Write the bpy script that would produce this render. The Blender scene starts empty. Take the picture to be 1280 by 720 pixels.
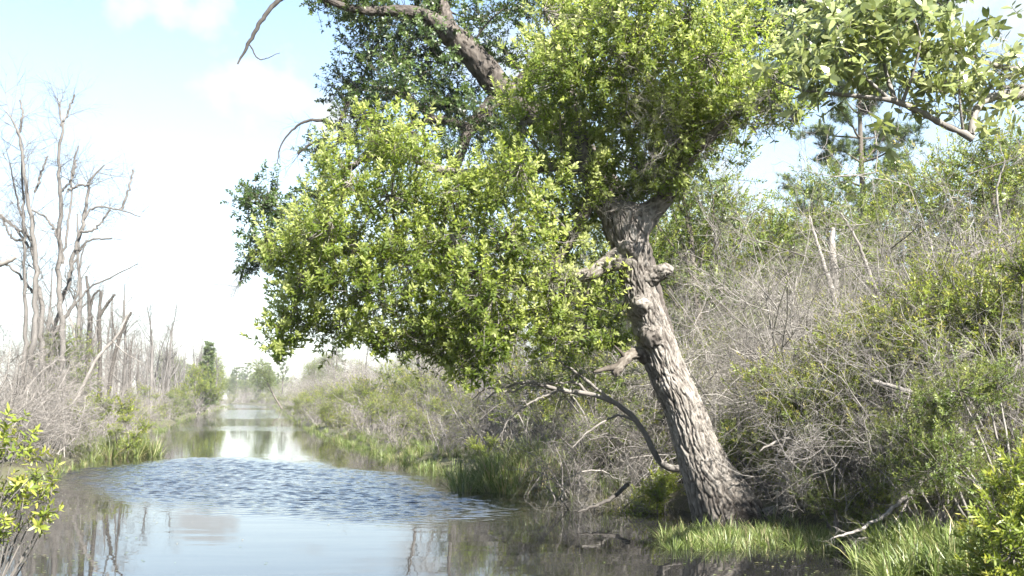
import bpy, math, random
import numpy as np
from mathutils import Vector

rng = np.random.default_rng(11)
random.seed(11)
scene = bpy.context.scene
C = scene.collection
R = math.radians

# ------------------------------------------------------------------ camera
FPX = 1400.0                      # focal length in pixels of the 1280 wide photograph
EYE = 1.6                         # eye height above the water
PITCH = math.atan(137.0 / FPX)
cam_data = bpy.data.cameras.new("camera")
cam = bpy.data.objects.new("camera", cam_data)
C.objects.link(cam)
cam.location = (0, 0, EYE)
cam.rotation_euler = (math.pi / 2 + PITCH, 0, 0)
cam_data.sensor_width = 36.0
cam_data.lens = 36.0 * FPX / 1280.0
cam_data.clip_end = 4000
cam_data.clip_start = 0.05
scene.camera = cam

# ------------------------------------------------------------------ sky, sun, exposure
SUN_DIR = Vector((0.43, -0.65, 0.70)).normalized()     # towards the sun: behind the viewer, to the right
SUN_EL = math.asin(SUN_DIR.z)
SUN_ROT = math.atan2(SUN_DIR.x, SUN_DIR.y)
world = bpy.data.worlds.new("World")
scene.world = world
world.use_nodes = True
wn = world.node_tree.nodes
wl = world.node_tree.links
wn.clear()
w_out = wn.new("ShaderNodeOutputWorld")
w_bg = wn.new("ShaderNodeBackground")
w_bg.inputs["Strength"].default_value = 0.050
w_sky = wn.new("ShaderNodeTexSky")
w_sky.sky_type = 'NISHITA'
w_sky.sun_disc = False
w_sky.sun_elevation = SUN_EL
w_sky.sun_rotation = SUN_ROT
w_sky.air_density = 1.0
w_sky.dust_density = 0.35
w_sky.ozone_density = 1.0
w_tc = wn.new("ShaderNodeTexCoord")
w_sep = wn.new("ShaderNodeSeparateXYZ")
wl.new(w_tc.outputs["Generated"], w_sep.inputs[0])
w_z = wn.new("ShaderNodeMath"); w_z.operation = 'MAXIMUM'; w_z.inputs[1].default_value = 0.0
wl.new(w_sep.outputs["Z"], w_z.inputs[0])
w_za = wn.new("ShaderNodeMath"); w_za.operation = 'ADD'; w_za.inputs[1].default_value = 0.16
wl.new(w_z.outputs[0], w_za.inputs[0])
w_dx = wn.new("ShaderNodeMath"); w_dx.operation = 'DIVIDE'
w_dy = wn.new("ShaderNodeMath"); w_dy.operation = 'DIVIDE'
wl.new(w_sep.outputs["X"], w_dx.inputs[0]); wl.new(w_za.outputs[0], w_dx.inputs[1])
wl.new(w_sep.outputs["Y"], w_dy.inputs[0]); wl.new(w_za.outputs[0], w_dy.inputs[1])
w_cmb = wn.new("ShaderNodeCombineXYZ")
wl.new(w_dx.outputs[0], w_cmb.inputs[0]); wl.new(w_dy.outputs[0], w_cmb.inputs[1])
w_map = wn.new("ShaderNodeMapping")
w_map.inputs["Location"].default_value = (3.1, 0.7, 0.0)
wl.new(w_cmb.outputs[0], w_map.inputs["Vector"])
w_no = wn.new("ShaderNodeTexNoise")
w_no.inputs["Scale"].default_value = 1.15
w_no.inputs["Detail"].default_value = 9.0
w_no.inputs["Roughness"].default_value = 0.52
wl.new(w_map.outputs[0], w_no.inputs["Vector"])
w_ramp = wn.new("ShaderNodeValToRGB")
w_ramp.color_ramp.elements[0].position = 0.54
w_ramp.color_ramp.elements[1].position = 0.70
wl.new(w_no.outputs["Fac"], w_ramp.inputs[0])
# thin bright cloud thickens towards the horizon, as it does in any broken sky
w_hz = wn.new("ShaderNodeMapRange")
w_hz.inputs["From Min"].default_value = 0.0; w_hz.inputs["From Max"].default_value = 0.40
w_hz.inputs["To Min"].default_value = 0.75; w_hz.inputs["To Max"].default_value = 0.0
wl.new(w_z.outputs[0], w_hz.inputs["Value"])
w_mx = wn.new("ShaderNodeMath"); w_mx.operation = 'MAXIMUM'
wl.new(w_ramp.outputs[0], w_mx.inputs[0]); wl.new(w_hz.outputs[0], w_mx.inputs[1])
def puff(az, el, rad, prev):
    """one soft cumulus patch centred at azimuth/elevation (degrees), rad degrees wide"""
    a, e = R(az), R(el)
    dp = wn.new("ShaderNodeVectorMath"); dp.operation = 'DOT_PRODUCT'
    dp.inputs[1].default_value = (math.sin(a) * math.cos(e), math.cos(a) * math.cos(e), math.sin(e))
    nv = wn.new("ShaderNodeVectorMath"); nv.operation = 'NORMALIZE'
    wl.new(w_tc.outputs["Generated"], nv.inputs[0]); wl.new(nv.outputs[0], dp.inputs[0])
    ac = wn.new("ShaderNodeMath"); ac.operation = 'ARCCOSINE'; wl.new(dp.outputs["Value"], ac.inputs[0])
    nz_ = wn.new("ShaderNodeTexNoise"); nz_.inputs["Scale"].default_value = 11.0; nz_.inputs["Detail"].default_value = 8
    nz_.inputs["Roughness"].default_value = .55
    wl.new(nv.outputs[0], nz_.inputs["Vector"])
    m1 = wn.new("ShaderNodeMath"); m1.operation = 'MULTIPLY_ADD'; m1.inputs[1].default_value = R(rad) * 5.0; m1.inputs[2].default_value = -R(rad) * 2.5
    wl.new(nz_.outputs["Fac"], m1.inputs[0])
    m2 = wn.new("ShaderNodeMath"); m2.operation = 'ADD'; wl.new(ac.outputs[0], m2.inputs[0]); wl.new(m1.outputs[0], m2.inputs[1])
    m3 = wn.new("ShaderNodeMapRange"); m3.interpolation_type = 'SMOOTHSTEP'
    m3.inputs["From Min"].default_value = R(rad) * 1.15; m3.inputs["From Max"].default_value = R(rad) * .10
    m3.inputs["To Min"].default_value = 0; m3.inputs["To Max"].default_value = 1
    wl.new(m2.outputs[0], m3.inputs["Value"])
    m4 = wn.new("ShaderNodeMath"); m4.operation = 'MAXIMUM'; wl.new(m3.outputs[0], m4.inputs[0]); wl.new(prev.outputs[0], m4.inputs[1])
    return m4
for q in ((-19.2, 18.6, 1.3), (-17.4, 18.9, 1.9), (-15.4, 18.3, 1.9), (-15.2, 15.2, 1.4), (-13.2, 15.6, 2.0), (-11.2, 15.0, 2.2), (-9.5, 14.2, 1.6), (-26.0, 8.0, 1.8), (23.5, 18.2, 3.4), (10.0, 9.5, 4.5), (-15.5, 5.0, 2.4), (-45, 17, 7), (44, 14, 8), (-70, 24, 9), (75, 22, 8), (120, 20, 9), (-120, 22, 9), (170, 25, 10), (5, 33, 5)):
    w_mx = puff(*q, w_mx)
w_mix = wn.new("ShaderNodeMixRGB")
w_mix.inputs["Color2"].default_value = (3.05, 3.25, 3.32, 1)
wl.new(w_mx.outputs[0], w_mix.inputs["Fac"])
wl.new(w_sky.outputs[0], w_mix.inputs["Color1"])
wl.new(w_mix.outputs[0], w_bg.inputs["Color"])
wl.new(w_bg.outputs[0], w_out.inputs["Surface"])

sun_data = bpy.data.lights.new("sun", 'SUN')
sun = bpy.data.objects.new("sun", sun_data)
C.objects.link(sun)
sun_data.energy = 4.05
sun_data.angle = R(0.5)
sun_data.color = (1.0, 0.955, 0.88)
sun.rotation_euler = SUN_DIR.to_track_quat('Z', 'Y').to_euler()
sun.location = (10, -12, 40)

scene.view_settings.view_transform = 'Standard'
scene.view_settings.look = 'None'
scene.view_settings.gamma = 1.0
scene.view_settings.use_curve_mapping = False
scene.view_settings.exposure = 2.74

scene.render.engine = 'CYCLES'
cy = scene.cycles
cy.max_bounces = 6
cy.diffuse_bounces = 3
cy.glossy_bounces = 3
cy.transmission_bounces = 3
cy.transparent_max_bounces = 4
cy.volume_bounces = 0
cy.caustics_reflective = False
cy.caustics_refractive = False
cy.use_adaptive_sampling = True
cy.adaptive_threshold = 0.02
cy.use_denoising = True

# ------------------------------------------------------------------ pixel of the photograph -> point of the place
_cp, _sp = math.cos(PITCH), math.sin(PITCH)
def W(px, py, y):
    """the point seen at (px, py) that lies y metres ahead"""
    x = (px - 640.0) / FPX; u = (360.0 - py) / FPX
    d = np.array([x, _cp - u * _sp, _sp + u * _cp])
    return np.array([0, 0, EYE]) + d * (y / d[1])
def G(px, py, z=0.0):
    x = (px - 640.0) / FPX; u = (360.0 - py) / FPX
    d = np.array([x, _cp - u * _sp, _sp + u * _cp])
    return np.array([0, 0, EYE]) + d * ((z - EYE) / d[2])
def mpp(y):                       # metres per photograph pixel at distance y
    return y / FPX

# ------------------------------------------------------------------ mesh collecting
class MB:
    def __init__(self):
        self.V = []; self.T = []; self.Q = []; self.A = []; self.n = 0
    def add(self, V, tris=None, quads=None, tint=0.5):
        V = np.asarray(V, dtype=np.float32).reshape(-1, 3)
        self.V.append(V)
        if tris is not None and len(tris): self.T.append(np.asarray(tris, dtype=np.int32).reshape(-1, 3) + self.n)
        if quads is not None and len(quads): self.Q.append(np.asarray(quads, dtype=np.int32).reshape(-1, 4) + self.n)
        a = np.empty(len(V), dtype=np.float32); a[:] = tint
        self.A.append(a); self.n += len(V)
    def mesh(self, name, mat, off=(0, 0, 0), smooth=False):
        me = bpy.data.meshes.new(name)
        V = np.concatenate(self.V) - np.asarray(off, dtype=np.float32)
        T = np.concatenate(self.T) if self.T else np.zeros((0, 3), np.int32)
        Q = np.concatenate(self.Q) if self.Q else np.zeros((0, 4), np.int32)
        nl = T.size + Q.size
        me.vertices.add(len(V)); me.vertices.foreach_set("co", V.ravel())
        me.loops.add(nl); me.loops.foreach_set("vertex_index", np.concatenate([T.ravel(), Q.ravel()]))
        np_ = len(T) + len(Q)
        me.polygons.add(np_)
        ls = np.concatenate([np.arange(len(T)) * 3, T.size + np.arange(len(Q)) * 4]).astype(np.int32)
        me.polygons.foreach_set("loop_start", ls)
        if smooth: me.polygons.foreach_set("use_smooth", np.ones(np_, dtype=bool))
        at = me.attributes.new("tint", 'FLOAT', 'POINT')
        at.data.foreach_set("value", np.concatenate(self.A))
        me.update(calc_edges=True)
        me.materials.append(mat)
        return me

def link(name, me, parent=None, kind=None, label=None):
    o = bpy.data.objects.new(name, me); C.objects.link(o)
    if parent is not None: o.parent = parent
    if kind: o['kind'] = kind
    if label: o['label'] = label
    return o
def thing(name, label, cat, loc=(0, 0, 0), rz=0.0, sc=1.0, group=None):
    o = bpy.data.objects.new(name, None); C.objects.link(o)
    o.location = tuple(float(v) for v in loc); o.rotation_euler = (0, 0, rz)
    o.scale = (sc, sc, sc) if not hasattr(sc, '__len__') else sc
    o.empty_display_size = 0.1
    o['label'] = label; o['category'] = cat
    if group: o['group'] = group
    return o
def inst(parts, name, label, cat, loc, rz=0.0, sc=1.0, group=None, tilt=None):
    """a thing whose parts share mesh data with its likes"""
    t = thing(name, label, cat, loc, rz, sc, group)
    if tilt is not None: t.rotation_euler = (tilt[0], tilt[1], rz)
    for pn, me, kind in parts: link(pn, me, t, kind)
    return t

# ------------------------------------------------------------------ vector helpers
def unit(v):
    v = np.asarray(v, dtype=float); return v / np.maximum(np.linalg.norm(v, axis=-1, keepdims=True), 1e-9)
def frames(D, roll=None):
    """two unit vectors across each direction in D (B,3)"""
    D = unit(D)
    ref = np.where(np.abs(D[..., 2:3]) < 0.9, np.array([0., 0., 1.]), np.array([1., 0., 0.]))
    X = unit(np.cross(ref, D)); Y = np.cross(D, X)
    if roll is not None:
        c, s = np.cos(roll)[..., None], np.sin(roll)[..., None]
        X, Y = X * c + Y * s, Y * c - X * s
    return X, Y, D
def tubes(mb, P, Rr, n=3, tint=0.5):
    """P (B,k,3) centre lines, Rr (B,k) radii; tint a number or (B,)"""
    P = np.asarray(P, float); Rr = np.asarray(Rr, float)
    if P.ndim == 2: P = P[None]; Rr = Rr[None]
    B, k, _ = P.shape
    if B == 0: return
    T = np.gradient(P, axis=1)
    mean = unit(P[:, -1] - P[:, 0] + 1e-6)
    ax = np.argmin(np.abs(mean), axis=1)
    ref = np.eye(3)[ax][:, None, :]
    X = unit(np.cross(ref, T)); Y = unit(np.cross(T, X))
    a = np.arange(n) * 2 * math.pi / n
    V = P[:, :, None, :] + Rr[:, :, None, None] * (X[:, :, None, :] * np.cos(a)[None, None, :, None] + Y[:, :, None, :] * np.sin(a)[None, None, :, None])
    i = np.arange(k - 1)[:, None] * n; j = np.arange(n)[None, :]; j2 = (j + 1) % n
    q = np.stack([i + j, i + j2, i + n + j2, i + n + j], axis=-1).reshape(-1, 4)
    Q = (q[None] + (np.arange(B) * k * n)[:, None, None]).reshape(-1, 4)
    t = np.asarray(tint, float)
    if t.ndim == 1: t = np.repeat(t, k * n)
    mb.add(V.reshape(-1, 3), quads=Q, tint=t)
    if n > 3:                                   # close the far ends
        tip = (np.arange(B) * k * n + (k - 1) * n)
        # small caps as fans
        Vc = P[:, -1] + unit(T[:, -1]) * Rr[:, -1:] * 0.4
        base = V[:, -1].reshape(B, n, 3)
        VV = np.concatenate([base, Vc[:, None]], axis=1).reshape(-1, 3)
        tr = np.stack([np.arange(n), (np.arange(n) + 1) % n, np.full(n, n)], -1)
        TT = (tr[None] + (np.arange(B) * (n + 1))[:, None, None]).reshape(-1, 3)
        tt = np.repeat(np.asarray(tint, float), n + 1) if np.asarray(tint).ndim == 1 else tint
        mb.add(VV, tris=TT, tint=tt)
def smooth_path(pts, k):
    """Catmull-Rom through pts (m,d), k samples"""
    p = np.asarray(pts, float); m = len(p)
    pp = np.vstack([2 * p[0] - p[1], p, 2 * p[-1] - p[-2]])
    seg = np.linalg.norm(np.diff(p[:, :3], axis=0), axis=1); cum = np.concatenate([[0], np.cumsum(seg)])
    s = np.linspace(0, cum[-1], k); out = []
    for v in s:
        i = min(int(np.searchsorted(cum, v, side='right')) - 1, m - 2)
        t = (v - cum[i]) / max(seg[i], 1e-9)
        a, b, c, d = pp[i], pp[i + 1], pp[i + 2], pp[i + 3]
        out.append(0.5 * ((2 * b) + (c - a) * t + (2 * a - 5 * b + 4 * c - d) * t * t + (3 * b - a - 3 * c + d) * t ** 3))
    return np.array(out)
def runs(P0, D0, L, R0, k, wander=0.25, trop=(0, 0, 0), taper=0.3):
    """batch of wandering branches: returns P (B,k,3), Rr (B,k)"""
    B = len(P0); D = unit(D0).copy(); p = np.array(P0, float); P = [p.copy()]
    st = (np.asarray(L, float) / (k - 1))[:, None]; tr = np.asarray(trop, float)
    for _ in range(k - 1):
        D = unit(D + rng.normal(0, wander, (B, 3)) + tr)
        p = p + D * st; P.append(p.copy())
    P = np.stack(P, 1)
    f = np.linspace(1, taper, k)[None]
    return P, np.asarray(R0, float)[:, None] * f
def kids(P, Rr, n, fr=(0.25, 1.0), ang=(30, 65), rr=0.55):
    """n branch starts on each run: positions, directions, radii, parent index, fraction"""
    B, k, _ = P.shape
    f = rng.uniform(fr[0], fr[1], (B, n)) * (k - 1)
    i = np.minimum(f.astype(int), k - 2); t = (f - i)[..., None]
    b = np.arange(B)[:, None]
    p = P[b, i] * (1 - t) + P[b, i + 1] * t
    T = unit(P[b, i + 1] - P[b, i])
    r = (Rr[b, i] * (1 - t[..., 0]) + Rr[b, i + 1] * t[..., 0]) * rr
    T = T.reshape(-1, 3); p = p.reshape(-1, 3); r = r.ravel()
    X, Y, _ = frames(T, rng.uniform(0, 2 * math.pi, len(T)))
    a = np.radians(rng.uniform(ang[0], ang[1], len(T)))[:, None]
    D = T * np.cos(a) + X * np.sin(a)
    return p, D, r, np.repeat(np.arange(B), n), (f / (k - 1)).ravel()

# ------------------------------------------------------------------ templates that get stamped many times in one mesh
class Tmp:
    def __init__(self, mb):
        self.V = np.concatenate(mb.V).astype(float)
        self.T = np.concatenate(mb.T) if mb.T else np.zeros((0, 3), int)
        self.Q = np.concatenate(mb.Q) if mb.Q else np.zeros((0, 4), int)
        self.A = np.concatenate(mb.A)
def stamp(mb, tmp, P, D, S, roll=None, dt=None):
    P = np.asarray(P, float); B = len(P)
    if B == 0: return
    if roll is None: roll = rng.uniform(0, 2 * math.pi, B)
    X, Y, Z = frames(np.asarray(D, float), roll)
    S = np.asarray(S, float) * np.ones(B)
    v = tmp.V
    VV = P[:, None] + S[:, None, None] * (X[:, None] * v[None, :, 0:1] + Y[:, None] * v[None, :, 1:2] + Z[:, None] * v[None, :, 2:3])
    n = len(v); o = (np.arange(B) * n)[:, None, None]
    A = np.repeat(tmp.A[None], B, 0)
    if dt is not None: A = np.where(A < 0.045, A, np.clip(A + np.asarray(dt)[:, None], 0.06, 1))
    mb.add(VV.reshape(-1, 3), tris=(tmp.T[None] + o).reshape(-1, 3), quads=(tmp.Q[None] + o).reshape(-1, 4), tint=A.ravel())
def stamps(mb, tmps, P, D, S, dt=None):
    P = np.asarray(P, float); D = np.asarray(D, float); S = np.asarray(S, float) * np.ones(len(P))
    w = rng.integers(0, len(tmps), len(P))
    for i, t in enumerate(tmps):
        m = w == i
        stamp(mb, t, P[m], D[m], S[m], dt=None if dt is None else np.asarray(dt)[m])

def leaf_hex(L, Wd, curl=0.12):
    """a leaf along +x with its face to +z: six outline points, four triangles' worth"""
    v = np.array([[0, 0, 0], [.32, .5, .05], [.32, -.5, .05], [.70, .42, -.0], [.70, -.42, -.0], [1, 0, 0]], float)
    v[:, 0] *= L; v[:, 1] *= Wd; v[:, 2] *= L
    v[:, 2] -= curl * L * (v[:, 0] / L) ** 2
    return v, [[0, 2, 1], [3, 4, 5]], [[1, 2, 4, 3]]
def leaf_kite(L, Wd, curl=0.1):
    v = np.array([[0, 0, 0], [.45 * L, .5 * Wd, .04 * L], [.45 * L, -.5 * Wd, .04 * L], [L, 0, -curl * L]], float)
    return v, [[0, 2, 1], [1, 2, 3]], []
def shoot(Ls, n, leafL, leafW, lo=0.25, hi=0.85, lift=(0.2, 0.75), shape=leaf_hex, stem=0.004, wh=0.5):
    """a leafy twig up +z; lower leaves dark and spread, the upper ones paler and steeper"""
    mb = MB()
    ts = np.sort(rng.uniform(0.08, 1.0, n)); ph = rng.uniform(0, 6.28)
    tubes(mb, np.array([[0, 0, 0], [0.02 * Ls, 0.01 * Ls, Ls * .5], [0, 0, Ls]]), np.array([stem, stem * .8, stem * .4]), 3, 0.02)
    for i, t in enumerate(ts):
        a = ph + i * 2.4 + rng.normal(0, 0.3)
        L = leafL * rng.uniform(0.7, 1.2) * (1.0 if t < 0.85 else 0.8); w = leafW * rng.uniform(0.8, 1.2)
        v, tr, q = shape(L, w, rng.uniform(0, 0.25))
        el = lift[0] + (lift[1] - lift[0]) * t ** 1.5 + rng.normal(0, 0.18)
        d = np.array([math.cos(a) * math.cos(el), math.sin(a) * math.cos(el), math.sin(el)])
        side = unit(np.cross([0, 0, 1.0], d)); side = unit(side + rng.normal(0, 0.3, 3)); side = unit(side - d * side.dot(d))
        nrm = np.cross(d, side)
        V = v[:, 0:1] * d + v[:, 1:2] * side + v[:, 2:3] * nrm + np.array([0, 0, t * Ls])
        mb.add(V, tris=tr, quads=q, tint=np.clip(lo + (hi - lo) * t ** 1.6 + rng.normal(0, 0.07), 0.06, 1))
    return Tmp(mb)
def twig_spray(L, n1, n2, r, droop=0.0, wander=0.22, ang=(25, 60)):
    """a bare branching twig along +z"""
    mb = MB()
    P, Rr = runs(np.zeros((1, 3)), np.array([[0, 0, 1.]]), [L], [r], 6, wander * .6, (0, 0, 0), .3)
    tubes(mb, P, Rr, 3, rng.uniform(.3, .7))
    p, d, r1, _, _ = kids(P, Rr, n1, (.15, 1), ang, .7)
    P1, R1 = runs(p, d, L * rng.uniform(.35, .8, len(p)), r1, 5, wander, (0, 0, 0), .35)
    tubes(mb, P1, R1, 3, rng.uniform(.2, .9, len(p)))
    if n2:
        p, d, r2, _, _ = kids(P1, R1, n2, (.2, 1), ang, .7)
        P2, R2 = runs(p, d, L * rng.uniform(.15, .4, len(p)), r2, 4, wander, (0, 0, 0), .4)
        tubes(mb, P2, R2, 3, rng.uniform(.2, .9, len(p)))
    return Tmp(mb)

# ------------------------------------------------------------------ materials
def new_mat(name):
    m = bpy.data.materials.new(name); m.use_nodes = True
    nt = m.node_tree; nt.nodes.clear()
    return m, nt.nodes, nt.links
def ramp_node(N, stops):
    r = N.new("ShaderNodeValToRGB"); e = r.color_ramp.elements
    e[0].position, e[0].color = stops[0][0], (*stops[0][1], 1)
    e[1].position, e[1].color = stops[-1][0], (*stops[-1][1], 1)
    for p, c in stops[1:-1]:
        x = e.new(p); x.color = (*c, 1)
    return r
def leaf_mat(name, stops, rough=0.45, trans=0.35, spec=0.5, patch=0.18, pscale=0.9):
    m, N, Lk = new_mat(name)
    out = N.new("ShaderNodeOutputMaterial")
    at = N.new("ShaderNodeAttribute"); at.attribute_name = "tint"
    tc = N.new("ShaderNodeTexCoord")
    no = N.new("ShaderNodeTexNoise"); no.inputs["Scale"].default_value = pscale; no.inputs["Detail"].default_value = 3
    Lk.new(tc.outputs["Object"], no.inputs["Vector"])
    mr = N.new("ShaderNodeMapRange"); mr.inputs["From Min"].default_value = .3; mr.inputs["From Max"].default_value = .7
    mr.inputs["To Min"].default_value = -patch; mr.inputs["To Max"].default_value = patch
    Lk.new(no.outputs["Fac"], mr.inputs["Value"])
    gate = N.new("ShaderNodeMath"); gate.operation = 'GREATER_THAN'; gate.inputs[1].default_value = 0.045
    Lk.new(at.outputs["Fac"], gate.inputs[0])
    mul = N.new("ShaderNodeMath"); mul.operation = 'MULTIPLY'
    Lk.new(mr.outputs[0], mul.inputs[0]); Lk.new(gate.outputs[0], mul.inputs[1])
    ad = N.new("ShaderNodeMath"); ad.operation = 'ADD'
    Lk.new(at.outputs["Fac"], ad.inputs[0]); Lk.new(mul.outputs[0], ad.inputs[1])
    mxm = N.new("ShaderNodeMath"); mxm.operation = 'MAXIMUM'
    g2 = N.new("ShaderNodeMath"); g2.operation = 'MULTIPLY'; g2.inputs[1].default_value = 0.07
    Lk.new(gate.outputs[0], g2.inputs[0])
    Lk.new(ad.outputs[0], mxm.inputs[0]); Lk.new(g2.outputs[0], mxm.inputs[1])
    rp = ramp_node(N, [(0.0, (0.11, 0.09, 0.065)), (0.05, (0.11, 0.09, 0.065))] + stops)
    Lk.new(mxm.outputs[0], rp.inputs[0])
    b = N.new("ShaderNodeBsdfPrincipled"); b.inputs["Roughness"].default_value = rough
    b.inputs["Specular IOR Level"].default_value = spec
    Lk.new(rp.outputs[0], b.inputs["Base Color"])
    tl = N.new("ShaderNodeBsdfTranslucent")
    hs = N.new("ShaderNodeHueSaturation"); hs.inputs["Value"].default_value = 1.5; hs.inputs["Saturation"].default_value = 1.04
    hs.inputs["Hue"].default_value = 0.49
    Lk.new(rp.outputs[0], hs.inputs["Color"]); Lk.new(hs.outputs[0], tl.inputs["Color"])
    mx = N.new("ShaderNodeMixShader"); mx.inputs[0].default_value = trans
    Lk.new(b.outputs[0], mx.inputs[1]); Lk.new(tl.outputs[0], mx.inputs[2])
    Lk.new(mx.outputs[0], out.inputs["Surface"])
    return m
def wood_mat(name, dark, mid, light, scale=9.0, rough=0.85, stretch=0.25, bump=0.4):
    m, N, Lk = new_mat(name)
    out = N.new("ShaderNodeOutputMaterial")
    at = N.new("ShaderNodeAttribute"); at.attribute_name = "tint"
    tc = N.new("ShaderNodeTexCoord")
    mp = N.new("ShaderNodeMapping"); mp.inputs["Scale"].default_value = (1, 1, stretch)
    Lk.new(tc.outputs["Object"], mp.inputs[0])
    no = N.new("ShaderNodeTexNoise"); no.inputs["Scale"].default_value = scale; no.inputs["Detail"].default_value = 6
    no.inputs["Roughness"].default_value = 0.65
    Lk.new(mp.outputs[0], no.inputs["Vector"])
    ma = N.new("ShaderNodeMath"); ma.operation = 'MULTIPLY_ADD'; ma.inputs[1].default_value = 1.1; ma.inputs[2].default_value = -0.55
    Lk.new(no.outputs["Fac"], ma.inputs[0])
    ad = N.new("ShaderNodeMath"); ad.operation = 'ADD'
    Lk.new(ma.outputs[0], ad.inputs[0]); Lk.new(at.outputs["Fac"], ad.inputs[1])
    rp = ramp_node(N, [(0.1, dark), (0.5, mid), (0.95, light)])
    Lk.new(ad.outputs[0], rp.inputs[0])
    b = N.new("ShaderNodeBsdfPrincipled"); b.inputs["Roughness"].default_value = rough
    b.inputs["Specular IOR Level"].default_value = 0.2
    Lk.new(rp.outputs[0], b.inputs["Base Color"])
    bp = N.new("ShaderNodeBump"); bp.inputs["Strength"].default_value = bump; bp.inputs["Distance"].default_value = 0.02
    Lk.new(no.outputs["Fac"], bp.inputs["Height"]); Lk.new(bp.outputs[0], b.inputs["Normal"])
    Lk.new(b.outputs[0], out.inputs["Surface"])
    return m

M = {}
M['ash_leaf'] = leaf_mat("fresh_green_leaf", [(0.08, (0.060, 0.098, 0.018)), (0.35, (0.120, 0.172, 0.026)), (0.62, (0.190, 0.242, 0.042)), (1.0, (0.40, 0.44, 0.18))], 0.55, 0.66, .35)
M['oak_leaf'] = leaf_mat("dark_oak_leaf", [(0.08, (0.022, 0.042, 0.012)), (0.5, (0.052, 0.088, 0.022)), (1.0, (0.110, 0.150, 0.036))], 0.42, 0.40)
M['bay_leaf'] = leaf_mat("large_glossy_leaf", [(0.08, (0.075, 0.105, 0.026)), (0.5, (0.185, 0.222, 0.068)), (1.0, (0.42, 0.44, 0.24))], 0.30, 0.40, 1.0)
M['willow_leaf'] = leaf_mat("yellow_green_leaf", [(0.08, (0.070, 0.102, 0.016)), (0.45, (0.145, 0.190, 0.028)), (0.75, (0.225, 0.260, 0.038)), (1.0, (0.36, 0.31, 0.09))], 0.45, 0.45)
M['shrub_leaf'] = leaf_mat("mid_green_leaf", [(0.08, (0.040, 0.064, 0.012)), (0.5, (0.105, 0.150, 0.024)), (1.0, (0.25, 0.27, 0.075))], 0.45, 0.42)
M['pine_leaf'] = leaf_mat("pine_needle", [(0.08, (0.032, 0.058, 0.018)), (0.5, (0.075, 0.115, 0.030)), (1.0, (0.145, 0.180, 0.055))], 0.5, 0.15)
M['grass'] = leaf_mat("marsh_grass", [(0.08, (0.050, 0.080, 0.014)), (0.5, (0.120, 0.162, 0.040)), (0.78, (0.185, 0.222, 0.08)), (0.92, (0.24, 0.23, 0.10)), (1.0, (0.30, 0.25, 0.15))], 0.45, 0.35)
M['dead'] = wood_mat("weathered_grey_wood", (0.062, 0.056, 0.051), (0.152, 0.140, 0.127), (0.27, 0.253, 0.232), 7.0)
M['snag'] = wood_mat("grey_standing_deadwood", (0.044, 0.040, 0.037), (0.106, 0.099, 0.092), (0.19, 0.178, 0.167), 5.0)
M['dead_dark'] = wood_mat("dark_dead_wood", (0.022, 0.020, 0.018), (0.052, 0.047, 0.042), (0.105, 0.097, 0.088), 7.0)
M['dead_pale'] = wood_mat("bleached_wood", (0.105, 0.096, 0.085), (0.225, 0.208, 0.186), (0.36, 0.34, 0.312), 7.0)
M['bark'] = wood_mat("grey_brown_bark", (0.035, 0.029, 0.023), (0.085, 0.073, 0.060), (0.16, 0.142, 0.122), 14.0, 0.9, 0.3, 0.8)
M['oak_bark'] = wood_mat("dark_oak_bark", (0.022, 0.019, 0.016), (0.055, 0.047, 0.041), (0.12, 0.105, 0.092), 14.0, 0.9, 0.3, 0.8)

# ------------------------------------------------------------------ the canal, its banks, the water
_rp = [(1060, 722), (1050, 694), (1030, 668), (862, 649), (812, 634), (700, 628), (590, 602), (480, 570), (400, 545), (362, 521), (350, 513), (341, 507), (337, 503)]
_lp = [(0, 655), (40, 604), (110, 578), (180, 546), (250, 518), (285, 508.5), (302, 503.5)]
_rw = np.array([G(*p)[:2] for p in _rp]); _lw = np.array([G(*p)[:2] for p in _lp])
_rw = np.vstack([[4.6, -30], [3.4, 0], [2.75, 7], _rw, [_rw[-1, 0] - 12, _rw[-1, 1] + 60]])
_lw = np.vstack([[-4.0, -30], [-3.6, 0], [-3.3, 6], _lw, [_lw[-1, 0] - 3, _lw[-1, 1] + 70], [_rw[-1, 0], 345]])
_rw[-1] = (_lw[-1, 0] + 0.5, 345)
_o = np.argsort(_rw[:, 1]); _rw = _rw[_o]
_o = np.argsort(_lw[:, 1]); _lw = _lw[_o]
def bankR(y): return np.interp(y, _rw[:, 1], _rw[:, 0]) + np.where(np.asarray(y) > 345, 40.0 * -1, 0)
def bankL(y): return np.interp(y, _lw[:, 1], _lw[:, 0]) + np.where(np.asarray(y) > 345, 40.0, 0)
def hsh(x, y):
    return np.sin(x * 1.7 + 1.3 * np.sin(y * 0.9)) * 0.5 + np.sin(y * 2.3 + 1.1 * np.sin(x * 1.3 + 2)) * 0.5
def ground_z(x, y):
    wob = 0.18 * hsh(x * 1.5, y * 1.5)
    off = np.maximum(x - bankR(y), bankL(y) - x) + wob
    t = np.clip((off + 0.9) / 1.7, 0, 1); t = t * t * (3 - 2 * t)
    return -0.75 + 0.93 * t + 0.05 * hsh(x * .8 + 3, y * .8) * t + 0.10 * np.clip(off / 6, 0, 1)
def grid_mesh(mb, X, Y, Z, A):
    r, c = X.shape
    i = np.arange(r - 1)[:, None] * c + np.arange(c - 1)[None]
    q = np.stack([i, i + 1, i + c + 1, i + c], -1).reshape(-1, 4)
    mb.add(np.stack([X, Y, Z], -1).reshape(-1, 3), quads=q, tint=np.asarray(A, float).ravel())
ys = np.concatenate([np.arange(-30, 4, 1.5), np.arange(4, 34, .35), np.arange(34, 110, 2), np.arange(110, 360, 7), [400, 480, 560, 640]])
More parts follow.
